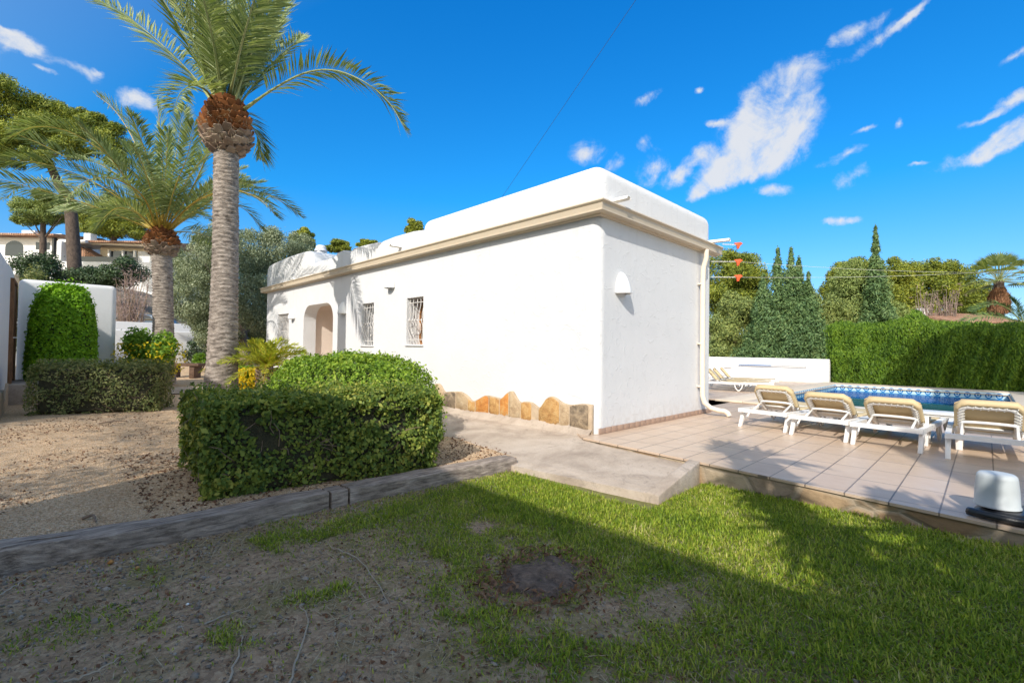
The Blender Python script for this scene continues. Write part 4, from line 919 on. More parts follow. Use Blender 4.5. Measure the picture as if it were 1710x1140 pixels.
PG = 'umbrella pines behind the garden'
tree('pine_tree', 'tall leaning umbrella pine with dark trunk rising above the hillside houses', 'pine tree', 31, [(25, 165, 55, 34), (75, 185, 58, 32, 1), (-10, 205, 50, 36), (30, 225, 52, 32, -1), (95, 215, 56, 30), (150, 208, 46, 26, 1), (182, 232, 34, 30), (120, 248, 46, 22, -1), (190, 268, 26, 20), (5, 262, 40, 24), (60, 262, 34, 16, -1)],
     M_pine, 75000, .24, .06, [(132, 405), (118, 350), (100, 312), (78, 262), (62, 225)], (.42, .33, .27, .2, .13), k=11, base=3.0, rnd=.8)
tree('pine_tree', 'feathery lower pine in front of the sky left of the leaning trunk', 'pine tree', 36, [(48, 343, 34, 17), (80, 332, 38, 15), (75, 362, 46, 17), (110, 348, 30, 18), (42, 370, 24, 11)], M_pine2, 26000, .22, .05, [(70, 480), (72, 400), (70, 350)], (.3, .2, .1), k=7, base=3.5, rnd=.8)
tree('pine_tree', 'bright yellow-green pine dome behind the chimney house', 'pine tree', 44, [(150, 364, 36, 28), (190, 356, 44, 32), (228, 368, 34, 26), (165, 382, 44, 18), (210, 384, 44, 18)], M_pine, 34000, .26, .07, [(190, 480), (190, 400), (190, 360)], (.35, .25, .12), k=8, base=4, rnd=.8)
tree('olive_tree', 'big grey-green olive tree overhanging the far end of the house', 'olive tree', 18, [(345, 440, 58, 62, 1), (410, 425, 70, 52), (470, 425, 56, 48, 1), (330, 510, 54, 54), (400, 500, 64, 66, -1), (365, 560, 56, 38), (430, 545, 44, 48, 1), (505, 412, 30, 28, 2), (305, 450, 30, 42, 2), (450, 480, 50, 50, 1)],
     M_olive, 150000, .095, .032, [(415, 610), (405, 560), (400, 500)], (.22, .18, .12), M_greybark, k=12, base=0., fr=(.2, .36), rnd=.7, along=np.array([0, 0, .5]))
tree('dark_tree', 'dark evergreen tree behind the far corner of the house', 'tree', 21, [(440, 560, 52, 55), (350, 585, 52, 26), (400, 590, 50, 26)], M_dark, 14000, .12, .06, [(440, 610), (440, 560)], (.15, .08), base=0.2)
for i, (x, y, rx, ry, lb) in enumerate([(508, 392, 16, 14, 'round green tree top left of the roof chimney'), (566, 408, 18, 9, 'small green pine top just right of the roof chimney'), (615, 405, 14, 6, 'lowest pine top peeping over the middle of the parapet'), (692, 376, 14, 11, 'pine top peeping beside the high end of the parapet')]):
    tree('pine_tree', lb, 'pine tree', 42, [(x, y, rx, ry), (x-rx*.5, y+ry*.8, rx, ry), (x+rx*.6, y+ry, rx*.8, ry)], M_pine, 7000, .26, .08, [(x, y+110), (x, y+10)], (.3, .12), k=6, base=0, rnd=.8)
shrub('hillside_shrub', 'dark evergreen shrub below the arched house on the left', 'shrub', at(72, 452, 29), (1.5, 1.2, 1.5), M_dark, 9000, .14, .08, 12, group=None)
for i, (x, y, rx, rz, lb) in enumerate([(160, 465, 1.5, .8, 'dark evergreen shrub under the white terrace wall'), (212, 455, 1.5, 1.15, 'dark evergreen shrub behind the bare branches')]):
    shrub('hillside_shrub', lb, 'shrub', at(x, y, 29), (rx, 1.2, rz), M_dark, 8000, .14, .08, 12)
shrub('hillside_shrub', 'green shrub in the gap beside the gate wall', 'shrub', at(50, 520, 17), (.9, .9, 1.6), M_hedge_g, 7000, .09, .05, 10)
def bare():
    D = 25; b = at(222, 540, D); b[2] = 1.0; r = thing('bare_shrub', 'leafless purple-brown shrub in front of the dark greenery, left of the shorter palm', 'shrub', tuple(b)); m = MB(); Q = []
    for i in range(60):
        e = at(random.uniform(192, 252), random.uniform(448, 520), D+random.uniform(-.8, .8)); mid = (b+e)/2+rng.normal(0, .12, 3)+np.array([0, 0, -.25]); pts = spline([b+rng.normal(0, .15, 3)*[1, 1, 0], mid, e], 9); m.tube(pts, np.linspace(.03, .008, 9), 4)
        for j in range(3, 9): Q.append(np.repeat(pts[j][None], 9, 0)+rng.normal(0, .13, (9, 3)))
    m.build('branches', M_twig, r); P = np.concatenate(Q); leaf_obj('twigs', M_ptwig, r, leaves(P, sph(len(P)), .24, .018, .6, .8))['kind'] = 'stuff'
bare()
def car():
    c = at(232, 545, 28.5); c[2] = float(zland(c[0], c[1])); r = thing('parked_car', 'blue-grey car parked behind the street wall beside the shorter palm', 'car', tuple(c), None, -.776); r['_o'] = (0, 0, 0); z = 2.95-c[2]-1.45
    prof = [(-2.0, .35), (-2.05, .75), (-1.9, .95), (-1.2, 1.0), (-.6, 1.38), (.6, 1.44), (1.35, 1.35), (1.85, .98), (2.05, .9), (2.05, .4), (1.9, .3), (-1.9, .3)]
    m = MB(); m.prism(prof, 1, -.82, .82); m.v[0][:, 2] += z; m.build('body', M_carpaint, r, bevel=.06, seg=3)
    g = MB(); g.prism([(-1.08, 1.02), (-.58, 1.33), (.58, 1.39), (1.25, 1.3), (1.5, 1.02)], 1, -.835, .835); g.v[0][:, 2] += z; g.build('window', M_glass, r, bevel=.01)
    for x in (-1.3, 1.3):
        for y in (-.76, .76):
            w = MB(); V = [(x+.31*math.cos(a), y+s, .31+z+.31*math.sin(a)) for s in (-.1, .1) for a in np.linspace(0, 6.28, 20, endpoint=False)]; w.add(V, [tuple(range(20)), tuple(range(20, 40))]+[(i, (i+1) % 20, 20+(i+1) % 20, 20+i) for i in range(20)]); w.build('wheel', M_tyre, r)
car()
# hillside houses (local x runs to the right as seen from the garden)
def local_house(name, label, px0, D, group=None):
    c = at(px0, 480, D); c[2] = 0; r = thing(name, label, 'house', tuple(c), group, -.776); r['_o'] = (0, 0, 0); s = D/F_
    return r, (lambda px_: (px_-px0)*s), (lambda py_: 1.1+(573.5-py_)*s)
M_shwall = M_wall2
def bx(m, x0, x1, y0, y1, z0, z1): m.bb((x0, y0, z0), (x1, y1, z1)); return m
def hillhouses():
    r, X, Z = local_house('hillside_house', 'white house with terracotta roof and a dark arched opening, far left on the slope', 50, 42)
    bx(MB(), X(-60), X(100), 0, 8, 2, Z(390)).build('wall', M_wall2, r)
    m = MB(); m.prism([(-.9, Z(394)), (4, Z(380)), (9, Z(394)), (9, Z(397)), (-.9, Z(397))], 0, X(-64), X(103)); m.build('roof', M_roof, r)
    bx(MB(), X(-6), X(17), 2, 3.2, Z(395), Z(376)).build('chimney', M_wall2, r)
    a = MB(); P = [(X(7), Z(428)), (X(37), Z(428))]+[(X(22)+(X(37)-X(22))*math.cos(t), Z(414)+(Z(403)-Z(414))*math.sin(t)) for t in np.linspace(0, math.pi, 12)]; a.prism(P, 1, -.03, .2); a.build('arched_window', M_glass, r)
    w = MB(); bx(w, X(58), X(81), -.03, .1, Z(417), Z(405)).build('window', M_glass, r)
    bx(MB(), X(92), X(95), -.4, -.1, Z(428), Z(398)).build('drainpipe', M_black, r)
    r, X, Z = local_house('hillside_house', 'cream and white house with glazed upper terrace and terracotta roof, beside the leaning pine trunk', 170, 40)
    bx(MB(), X(138), X(262), 1.6, 8, 2, Z(398)).build('wall', simple('cream_wall', (.70, .62, .48), .8, .05), r)
    m = MB(); m.prism([(.3, Z(399)), (4.5, Z(386)), (9, Z(399)), (9, Z(402)), (.3, Z(402))], 0, X(136), X(266)); m.build('roof', M_roof, r)
    bx(MB(), X(97), X(262), -.2, 1.5, 2, Z(437)).build('terrace_wall', M_wall2, r)
    bx(MB(), X(97), X(105), -.25, 1.9, Z(437), Z(403)).build('pillar', M_wall2, r, bevel=.03)
    bx(MB(), X(101), X(113), 2, 2.7, Z(404), Z(379)).build('chimney', M_wall2, r, bevel=.03)
    bx(MB(), X(95), X(140), .0, 3.0, Z(404), Z(399.5)).build('flat_roof', M_wall2, r)
    m = MB(); m.prism([(X(112), Z(410)), (X(122), Z(409)), (X(156), Z(428)), (X(112), Z(428))], 1, .4, 1.59); m.build('lean_to_roof', M_roof, r)
    m = MB(); m.tube([(X(116), -.1, Z(407)), (X(143), -.1, Z(403.5))], .10, 8); m.build('awning_case', M_plastic, r)
    m = MB(); m.tube([(X(140), .7, Z(402.5)), (X(240), .7, Z(405))], .12, 8); m.build('awning_case', M_cream2, r)
    for a, b in ((158, 180), (183, 200), (205, 228)):
        f = MB(); bx(f, X(a), X(b), 1.5, 1.6, Z(431), Z(412)); w = f.build('window', M_glass if a < 200 else M_wall2, r)
    for a in (156, 180, 200, 229): bx(MB(), X(a), X(a+3), 1.3, 1.49, Z(437), Z(411)).build('post', M_plastic, r)
    m = MB(); bx(m, X(112), X(230), -.1, -.05, Z(437), Z(428)); m.build('balustrade', M_glass, r)
    w = MB(); bx(w, X(234), X(246), 1.5, 1.58, Z(424), Z(412)).build('window', M_glass, r)
    bx(MB(), X(104), X(130), -.23, -.19, Z(466), Z(456)).build('garage_opening', M_glass, r)
hillhouses()
# ================================================================== POOL SIDE
PX0, PX1, PY0, PY1 = 6.55, 14.3, -4.05, .13
def pool():
    r = thing('swimming_pool', 'rectangular blue swimming pool with patterned tile band and pale coping', 'pool', (9, -2, -.2))
    c = MB(); z = .05
    for a, b in (((5.55, .72), (15.55, PY1)), ((5.55, PY0), (15.55, -5.2)), ((5.55, PY1-.002), (PX0, PY0+.002)), ((PX1, PY1-.002), (15.55, PY0+.002))):
        c.bb((min(a[0], b[0]), min(a[1], b[1]), .004), (max(a[0], b[0]), max(a[1], b[1]), z))
    c.build('coping', M_cop, r, bevel=.012)
    t = MB(); h = .30; e = .012
    t.add([(PX0+e, PY0, -.38), (PX0+e, PY1, -.38), (PX0+e, PY1, .045), (PX0+e, PY0, .045)], [(0, 1, 2, 3)]); t.add([(PX1-e, PY0, -.38), (PX1-e, PY1, -.38), (PX1-e, PY1, .045), (PX1-e, PY0, .045)], [(0, 1, 2, 3)])
    t.add([(PX0, PY1-e, -.38), (PX1, PY1-e, -.38), (PX1, PY1-e, .045), (PX0, PY1-e, .045)], [(0, 1, 2, 3)]); t.add([(PX0, PY0+e, -.38), (PX1, PY0+e, -.38), (PX1, PY0+e, .045), (PX0, PY0+e, .045)], [(0, 1, 2, 3)])
    t.build('tile_band', M_band, r)
    b = MB(); z0 = -1.5; b.add([(PX0, PY0, z0), (PX1, PY0, z0), (PX1, PY1, z0), (PX0, PY1, z0), (PX0, PY0, -.2), (PX1, PY0, -.2), (PX1, PY1, -.2), (PX0, PY1, -.2)], [(0, 1, 2, 3), (0, 1, 5, 4), (1, 2, 6, 5), (2, 3, 7, 6), (3, 0, 4, 7)]); b.build('basin', M_basin, r)
    w = gridmesh('pool_water', np.linspace(PX0+.001, PX1-.001, 12), np.linspace(PY0+.001, PY1-.001, 12), lambda x, y: -.13+0*x, M_water); struct(w)
pool()
def lounger_proto(deg=35, LB=.45):
    r = thing('sun_lounger', 'x', 'sun lounger', (0, 0, 0), 'white framed sun loungers on the terrace'); r['_o'] = (0, 0, 0); Wd = .315
    f = MB()
    for y in (-Wd, Wd):
        pts = spline([(0, y, .245), (.5, y, .24), (1.2, y, .24), (1.9, y, .255)], 12); 
        for i in range(11): f.box((pts[i]+pts[i+1])/2, (np.linalg.norm(pts[i+1]-pts[i])+.01, .05, .055))
    for x in (.02, .66, 1.25, 1.89): f.box((x, 0, .245), (.06, 2*Wd-.05, .05))
    f.build('frame', M_plastic, r, world=False)
    def leg(x, y, s):
        m = MB(); V = []
        for (dx, z, w, d) in ((0, .22, .085, .05), (-s*.05, .12, .07, .045), (-s*.11, 0, .055, .045)):
            for a, b in ((-1, -1), (1, -1), (1, 1), (-1, 1)): V.append((x+dx+a*w/2, y+b*d/2, z))
        F = [(0, 3, 2, 1), (8, 9, 10, 11)]+[(i*4+k, i*4+(k+1) % 4, (i+1)*4+(k+1) % 4, (i+1)*4+k) for i in (0, 1) for k in range(4)]
        m.add(V, F); m.tube([(x+s*.20, y, .22), (x+s*.06, y, .10)], .016, 6); m.build('leg', M_plastic, r, bevel=.007, world=False)
    for x, s in ((.12, 1), (1.72, -1)):
        for y in (-Wd, Wd): leg(x, y, s)
    for y in (-Wd, Wd):   # arm rest loops / wheels at the middle
        m = MB(); m.tube(spline([(1.0, y, .24), (1.02, y*1.04, .12), (1.1, y*1.04, .03), (1.18, y*1.04, .12), (1.2, y, .24)], 14), .016, 6); m.build('middle_brace', M_plastic, r, world=False)
    # seat sling
    m = MB(); xs = np.linspace(.62, 1.88, 10); V = []; ny = 7
    for x in xs:
        for j in range(ny): y = -Wd+.03+(2*Wd-.06)*j/(ny-1); V.append((x, y, .285-.022*math.sin(math.pi*j/(ny-1))))
    m.add(V, [(i*ny+j, i*ny+j+1, (i+1)*ny+j+1, (i+1)*ny+j) for i in range(9) for j in range(ny-1)]); o = m.build('seat', M_sling, r, smooth=True, world=False)
    md = o.modifiers.new('s', 'SOLIDIFY'); md.thickness = .012; bake(o)
    # backrest: rounded frame with sling wrapped round it, raised
    hx, hz, L = .60, .25, LB; a = math.radians(180-deg); d = np.array([math.cos(a), 0, math.sin(a)]); n = np.array([-d[2], 0, d[0]]); n = n if n[2] > 0 else -n; hp = np.array([hx, 0, hz]); w = .262
    def bp(u, v, k=0.): return hp+d*u+np.array([0, v, 0])+n*k
    rr = .08; wi = w-.04; Li = L-.03; loop = [bp(0, -wi, -.018)]+[bp(Li-rr+rr*math.sin(t), -wi+rr-rr*math.cos(t), -.018) for t in np.linspace(0, math.pi/2, 5)]+[bp(Li-rr+rr*math.cos(t), wi-rr+rr*math.sin(t), -.018) for t in np.linspace(0, math.pi/2, 5)]+[bp(0, wi, -.018)]
    m = MB(); m.tube(loop, .033, 8); m.tube([bp(.05, -w), bp(.05, w)], .02, 6); fr = m.build('backrest_frame', M_plastic, r, smooth=True, world=False)
    # sling face (front side) and wrapped border
    m = MB(); V = []; nu, nv = 10, 11
    for i in range(nu):
        u = .03+(L-.02)*i/(nu-1)
        for j in range(nv):
            v = (-w-.008)+(2*w+.016)*j/(nv-1); 
            e = min(1, (1-abs(2*j/(nv-1)-1))*4); uu = u-(.05 if (j in (0, nv-1) and i == nu-1) else 0)
            V.append(bp(uu, v, .03-.02*math.sin(math.pi*j/(nv-1))*math.sin(math.pi*i/(nu-1))))
    m.add(V, [(i*nv+j, i*nv+j+1, (i+1)*nv+j+1, (i+1)*nv+j) for i in range(nu-1) for j in range(nv-1)]); o = m.build('backrest', M_sling, r, smooth=True, world=False); md = o.modifiers.new('s', 'SOLIDIFY'); md.thickness = .012; bake(o)
    # wrapped hem on the rear side, scalloped by the lacing
    m = MB(); k = 40
    V = []; per = [(-w-.012, u) for u in np.linspace(.10, L-.06, 14)]+[(-w+.05, L+.028)]+[(v, L+.03) for v in np.linspace(-w+.10, w-.10, 12)]+[(w-.05, L+.028)]+[(w+.012, u) for u in np.linspace(L-.06, .10, 14)]
    for q, (v, u) in enumerate(per):
        ins = .030+(.022 if q % 2 else 0.); vv = v*(1-ins/w) if abs(v) > w-.02 else v*(1-.02); uu = u if abs(v) > w-.02 else u-ins*.9
        V += [bp(u, v, .028), bp(u, v, -.028), bp(uu, vv, -.046)]
    m.add(V, [(3*i+c, 3*i+c+1, 3*i+c+4, 3*i+c+3) for i in range(len(per)-1) for c in (0, 1)]); o = m.build('sling_hem', M_sling, r, smooth=True, world=False); md = o.modifiers.new('s', 'SOLIDIFY'); md.thickness = .006; bake(o)
    m = MB()
    for q in range(2, len(per)-2, 2):
        v, u = per[q]; ins = .04; vi = v*(1-ins/w) if abs(v) > w-.02 else v; ui = u if abs(v) > w-.02 else u-ins*.9
        vi2 = vi*(1-.20) if abs(v) > w-.02 else vi+.02; ui2 = ui+.03 if abs(v) > w-.02 else ui-.05
        m.tube([bp(ui, vi, -.05), bp(ui2, vi2, -.046)], .006, 4)
    tag(m.build('lacing', M_rope, r, world=False), None, None, None, 'stuff')
    # inner support bracket behind the sling
    m = MB(); m.tube(spline([bp(-.02, -.20, -.03), bp(.16, -.215, -.05), bp(.20, -.15, -.055), bp(.20, .15, -.055), bp(.16, .215, -.05), bp(-.02, .20, -.03)], 24), .017, 7)
    for v in (-.21, .21): m.tube([bp(.17, v, -.05), hp+np.array([-.42, v, -.01])], .014, 6)
    m.build('prop', M_plastic, r, smooth=True, world=False)
    return r
def copy_thing(r, loc, rz, label=None, group=None):
    c = r.copy(); COL.objects.link(c); c.location = loc; c.rotation_euler = (0, 0, rz)
    if label: c['label'] = label
    if group: c['group'] = group
    for ch in list(r.children):
        k = ch.copy(); COL.objects.link(k); k.parent = c
        for g in list(ch.children): q = g.copy(); COL.objects.link(q); q.parent = k
    return c
lp = lounger_proto(50, .44); lp2 = lounger_proto(42, .44)
spots = [((2.20, -1.30, 0), -.14, 'sun lounger nearest the house corner, at the left end of the front row of four', 1), ((2.00, -2.03, 0), -.13, 'second sun lounger from the house in the front row before the pool', 1),
         ((1.86, -2.74, 0), -.08, 'sun lounger just left of the small white table in the front row', 1), ((1.72, -3.60, 0), .02, 'sun lounger right of the small white table, closest to the white bucket', 1),
         ((8.6, 2.45, 0), -1.25, 'far sun lounger beyond the house, the one nearest the viewer of the three', 2), ((9.45, 2.65, 0), -1.22, 'middle one of the three far sun loungers beyond the house', 2), ((10.4, 2.8, 0), -1.2, 'far sun lounger closest to the low white wall', 2)]
for i, (loc, rz, lb, g) in enumerate(spots):
    gn = 'sun loungers in the front row' if g == 1 else 'sun loungers far beyond the house'
    if i == 0: lp.location = loc; lp.rotation_euler = (0, 0, rz); lp['label'] = lb; lp['group'] = gn
    elif i == 1: lp2.location = loc; lp2.rotation_euler = (0, 0, rz); lp2['label'] = lb; lp2['group'] = gn
    else: copy_thing(lp2 if i == 2 else lp, loc, rz, lb, gn)
def side_table():
    c = (2.62, -3.20, 0); r = thing('side_table', 'small white plastic table standing between two sun loungers', 'table', c)
    m = MB(); m.box((c[0], c[1], .40), (.40, .40, .025)); m.box((c[0], c[1], .375), (.36, .36, .03)); m.build('table_top', M_plastic, r, bevel=.01)
    for sx in (-1, 1):
        for sy in (-1, 1): m = MB(); m.box((c[0]+sx*.15, c[1]+sy*.15, .18), (.06, .06, .36), taper=1.25); m.build('leg', M_plastic, r, bevel=.008)
side_table()
def bucket():
    c = gl(1665, 860); c[2] = 0
    r = thing('base_weight', 'flat round black plastic weight base under the white bucket', 'parasol base', (c[0], c[1], .0))
    m = MB(); m.lathe([(.20, .004), (.215, .02), (.20, .035), (.185, .042), (.175, .055), (.16, .06), (.0, .06)], (c[0]+.02, c[1]-.10, 0), 40, .006); m.build('base', M_black, r, smooth=True, angle=40)
    m = MB(); m.tube(spline([(c[0]-.15, c[1]+.14, .03), (c[0]-.21, c[1]+.02, .035), (c[0]-.21, c[1]-.15, .03), (c[0]-.16, c[1]-.40, .03)], 18), .028, 8); m.build('rim_tube', M_black, r, smooth=True)
    b = thing('bucket', 'upturned white plastic bucket standing on a flat black base at the terrace edge', 'bucket', (c[0], c[1], .062))
    m = MB(); m.lathe([(.114, 0), (.120, .004), (.120, .014), (.115, .02), (.111, .12), (.105, .195), (.100, .217), (.088, .228), (.06, .232), (0, .232)], (c[0], c[1], .062), 48); m.build('body', M_bucket, b, smooth=True, angle=50)
bucket()
def poolwall():
    r = thing('terrace_wall', 'low white wall at the far end of the pool terrace', 'wall', (15.75, 3.5, 0))
    m = MB(); m.prism([(.55, -.4), (.55, .90), (5.6, .90), (5.75, 1.0), (5.95, 1.12), (6.3, 1.15), (9, 1.15), (9, -.4)], 0, 15.6, 15.85); m.build('wall', M_wall2, r, bevel=.03, seg=3)
    m = MB(); m.bb((15.54, 4.05, .45), (15.6, 4.35, .75)); m.build('junction_box', M_plastic, r, bevel=.01)
    p = thing('pool_pole', 'long blue telescopic pool pole lying on hooks along the low white wall', 'pole', (15.5, 2.5, .6)); a = (15.52, 3.75, .60); b = (15.52, 1.25, .60)
    m = MB(); m.tube([a, ((a[0]+b[0])/2, (a[1]+b[1])/2, .60)], .022, 8); m.build('pole', M_blue, p); m = MB(); m.tube([((a[0]+b[0])/2, (a[1]+b[1])/2-.002, .60), b], .016, 8); m.build('inner_pole', simple('grey_pole', (.35, .36, .38), .4), p)
poolwall()
# clipped cypress hedge along the end of the terrace
def cypress_hedge():
    r = thing('cypress_hedge', 'tall bright green cypress hedge with feathery tips behind the swimming pool', 'hedge', (16.5, -6, 0))
    n = 95000; y = rng.uniform(-15, .75, n); f = rng.uniform(0, 1, n)
    top = 2.25-.14*sstep(-2.6, -3.6, y)+.22*(fbm(y, 0*y, .9, 3)-.5)*2+.18*(vnoise(y, 0*y, 3.5, 8)-.5)+.35*np.exp(-((y+1.9)/.28)**2)+.10*np.exp(-((y+4.4)/.6)**2)
    z = top*(f**.85); x = 15.72+.30*(fbm(y+.15*z, z*.35, 1.5, 14)-.5)*2+.36*np.abs((vnoise(y*1.+.25*z, z*.25, 3.2, 5)-.5)*2)+np.abs(rng.normal(0, .12, n))+.35*sstep(top-.5, top, z)**2+rng.uniform(0, .9, n)*(f > .93)
    x = np.where(y > .5, x+rng.uniform(0, 1.2, n), x)
    P = np.c_[x, y, z]; N = np.c_[-np.ones(n), rng.normal(0, .5, n), .35+0*z]
    leaf_obj('foliage', M_hcyp, r, leaves(P, N, .16, .04, 0, .5, np.tile([-.25, 0, 1.], (n, 1))))
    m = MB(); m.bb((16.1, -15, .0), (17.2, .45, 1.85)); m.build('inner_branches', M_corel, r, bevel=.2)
cypress_hedge()
# trees beyond the pool
tree('pine_tree', 'rounded yellow-green pine right beside the house wall, behind the orange hooks', 'pine tree', 30, [(1215, 460, 54, 38), (1242, 472, 44, 36), (1200, 505, 44, 34), (1264, 510, 36, 34), (1228, 440, 42, 20), (1235, 520, 46, 34)], M_pine, 52000, .20, .055, [(1212, 600), (1212, 540), (1222, 490)], (.3, .22, .12), k=10, base=-.5, rnd=.8)
tree('conifer_tree', 'bushy olive-green conifer just above the low white wall', 'conifer', 24, [(1218, 560, 42, 42), (1238, 520, 38, 36), (1225, 600, 50, 34), (1255, 580, 36, 46), (1198, 590, 26, 40)], M_bush, 42000, .16, .05, [(1228, 630), (1228, 560)], (.18, .08), k=10, base=-.3, up=.5)
def spire(name, label, x, ytip, D, w, mat, n, L, Wd, z0=-.3, group=None, lean=0., taper=1.2, bumps=16, yb=620):
    t = at(x, ytip, D); H = t[2]-z0; R = w*D/F_/math.sqrt(1+((x-855)/F_)**2)*1.15; r = thing(name, label, 'conifer', (t[0], t[1], z0), group)
    K = 240; fk = rng.uniform(0, 1, K)**1.15; fk[-6:] = [.86, .9, .93, .955, .975, .99]; pk = (1-fk)**taper*(1-.25*(1-np.minimum(fk*6, 1))); ak = rng.uniform(0, 2*math.pi, K)
    lump = .62+.62*vnoise(ak*1.6, fk*bumps, 1., int(x) % 50)+.22*rng.normal(0, 1, K).clip(-1, 1.4); rk = R*pk*lump*.82; ck = (.05+.17*R*np.sqrt(pk))*rng.uniform(.7, 1.5, K)
    cl = np.c_[t[0]+rk*np.cos(ak), t[1]+rk*np.sin(ak), z0+fk*(H-.1), ck, ck, ck*rng.uniform(1.3, 2.1, K)]
    inner = [[t[0], t[1], z0+H*q, R*(1-q)**taper*.6+.03, R*(1-q)**taper*.6+.03, H*.08] for q in np.linspace(.03, .93, 14)]
    leaf_obj('crown', mat, r, clumps(np.vstack([cl, inner]), n, L, Wd, .7, .55, .4)); m = MB(); m.tube([(t[0], t[1], z0-.1), (t[0], t[1], z0+H*.93)], [.16, .02], 6); m.build('trunk', M_bark, r); return r
for x, y, w, lb in ((1274, 455, 60, 'lowest left spire of the blue-green cypress group'), (1299, 412, 72, 'left tall cypress spire of the group behind the low wall'), (1321, 412, 66, 'right tall cypress spire of the group behind the low wall'), (1334, 426, 66, 'cypress spire leaning against the right tall one'), (1350, 452, 60, 'lowest right spire of the blue-green cypress group')):
    spire('cypress_tree', lb, x, y, 23+random.uniform(-.5, .5), w, M_cyp, 30000, .17, .055, group='blue-green cypress spires', taper=1.4, bumps=11)
tree('conifer_tree', 'dark green bushy tree filling the gap right of the cypress spires', 'conifer', 24.5, [(1365, 520, 36, 34), (1388, 540, 40, 36), (1355, 570, 46, 38), (1378, 600, 46, 30), (1350, 500, 24, 30), (1320, 605, 50, 26), (1285, 605, 40, 30)], M_bush, 52000, .16, .05, [(1360, 630), (1360, 560)], (.18, .08), k=9, base=-.3, up=.5)
tree('pine_tree', 'pale green pine between the cypress spires and the tall spruce-like tree', 'pine tree', 27, [(1410, 500, 40, 30), (1425, 462, 36, 30), (1440, 500, 42, 46), (1400, 535, 46, 34), (1450, 545, 46, 36), (1418, 472, 36, 28), (1485, 528, 38, 34)], M_pine2, 56000, .17, .05, [(1425, 620), (1425, 520)], (.25, .12), k=10, base=-.3, rnd=.8)
spire('conifer_tree', 'tall tiered dark conifer with a pointed top, highest tree beyond the pool', 1462, 376, 26, 66, M_cyp, 34000, .20, .06, taper=1.5, bumps=22)
for lb, bl, D in (('round pine crown directly left of the tall pointed conifer', [(1428, 456, 40, 28), (1412, 478, 42, 30), (1402, 500, 36, 30)], 40), ('small pine crown directly right of the tall pointed conifer', [(1497, 456, 36, 26), (1505, 485, 40, 34), (1490, 520, 40, 24)], 41), ('broad pine crown, brightest of the far row beyond the pool', [(1535, 455, 46, 26), (1565, 460, 42, 30), (1545, 490, 60, 34), (1530, 520, 50, 20)], 44), ('pine crown left of the fan palm in the far row', [(1598, 468, 38, 26), (1588, 490, 46, 32), (1618, 498, 38, 30), (1645, 508, 32, 26), (1600, 525, 60, 18)], 43)):
    tree('pine_tree', lb, 'pine tree', D, bl, M_pine, 32000, .26, .08, [(bl[0][0]+4, 590), (bl[0][0]+4, bl[0][1]+30), (bl[0][0], bl[0][1])], (.3, .2, .1), group='far pines beyond the pool', k=10, base=.2, rnd=.8)
for x, lb in ((1548, 'left pale leafless tree in front of the far pines'), (1583, 'right pale leafless tree in front of the far pines')):
    D = 36; b = at(x, 560, D); r = thing('bare_tree', lb, 'tree', tuple(b), 'pale bare trees'); m = MB(); Q = []
    for i in range(26):
        e = at(x+random.uniform(-20, 20), random.uniform(478, 520), D); pts = spline([b, (b+e)/2+rng.normal(0, .15, 3)-[0, 0, .3], e], 8); m.tube(pts, np.linspace(.05, .012, 8), 4); Q.append(pts[3:]+rng.normal(0, .2, (5, 3))); Q.append(pts[3:]+rng.normal(0, .3, (5, 3)))
    m.build('branches', M_greybark, r); P = np.concatenate(Q); leaf_obj('twigs', M_ptwig, r, leaves(P, sph(len(P)), .5, .03, .5, .8))['kind'] = 'stuff'
def fanpalm():
    D = 36; b = at(1668, 590, D); t = at(1668, 470, D); r = thing('fan_palm', 'fan palm with dry skirt of dead leaves, standing above the roofs at far right', 'palm tree', tuple(b))
    m = MB(); m.tube([b, t], [.35, .3], 10); m.build('trunk', M_bark, r); qs = []; st = MB()
    for k in range(46):
        az = k*2.4; el = math.radians(80-100*(k/46)+random.uniform(-8, 8)); d = np.array([math.cos(az)*math.cos(el), math.sin(az)*math.cos(el), math.sin(el)]); c = t+d*1.45+np.array([0, 0, .1]); st.tube([t, c], .02, 4); s = nrm(np.cross(d, [0, 0, 1.])); n = np.cross(s, d)
        for j in range(17):
            a = math.radians(-80+10*j); v = d*math.cos(a)+s*math.sin(a); L = 1.05*(1-.2*abs(j-8)/8); e = c+v*L-np.array([0, 0, .22*L]); w = np.cross(v, n)*.045; qs.append([c, c+v*L*.5+w, e, c+v*L*.5-w])
    leaf_obj('crown', M_frond, r, np.array(qs)); st.build('leaf_stalks', M_stubg, r); sk = at(1668, 505, D)
    N = 2600; a = rng.uniform(0, 6.28, N); z = rng.uniform(-2.3, -.7, N); rad = .62*np.sqrt(np.minimum(1, (-z-.6)/.7+.1))*rng.uniform(.7, 1, N); P = np.c_[t[0]+rad*np.cos(a), t[1]+rad*np.sin(a), t[2]+z]
    leaf_obj('dead_leaf_skirt', M_leaflit, r, leaves(P, np.c_[np.cos(a), np.sin(a), .1+0*a], .7, .10, 0, .3, np.tile([0, 0, -1.], (N, 1))))
fanpalm()
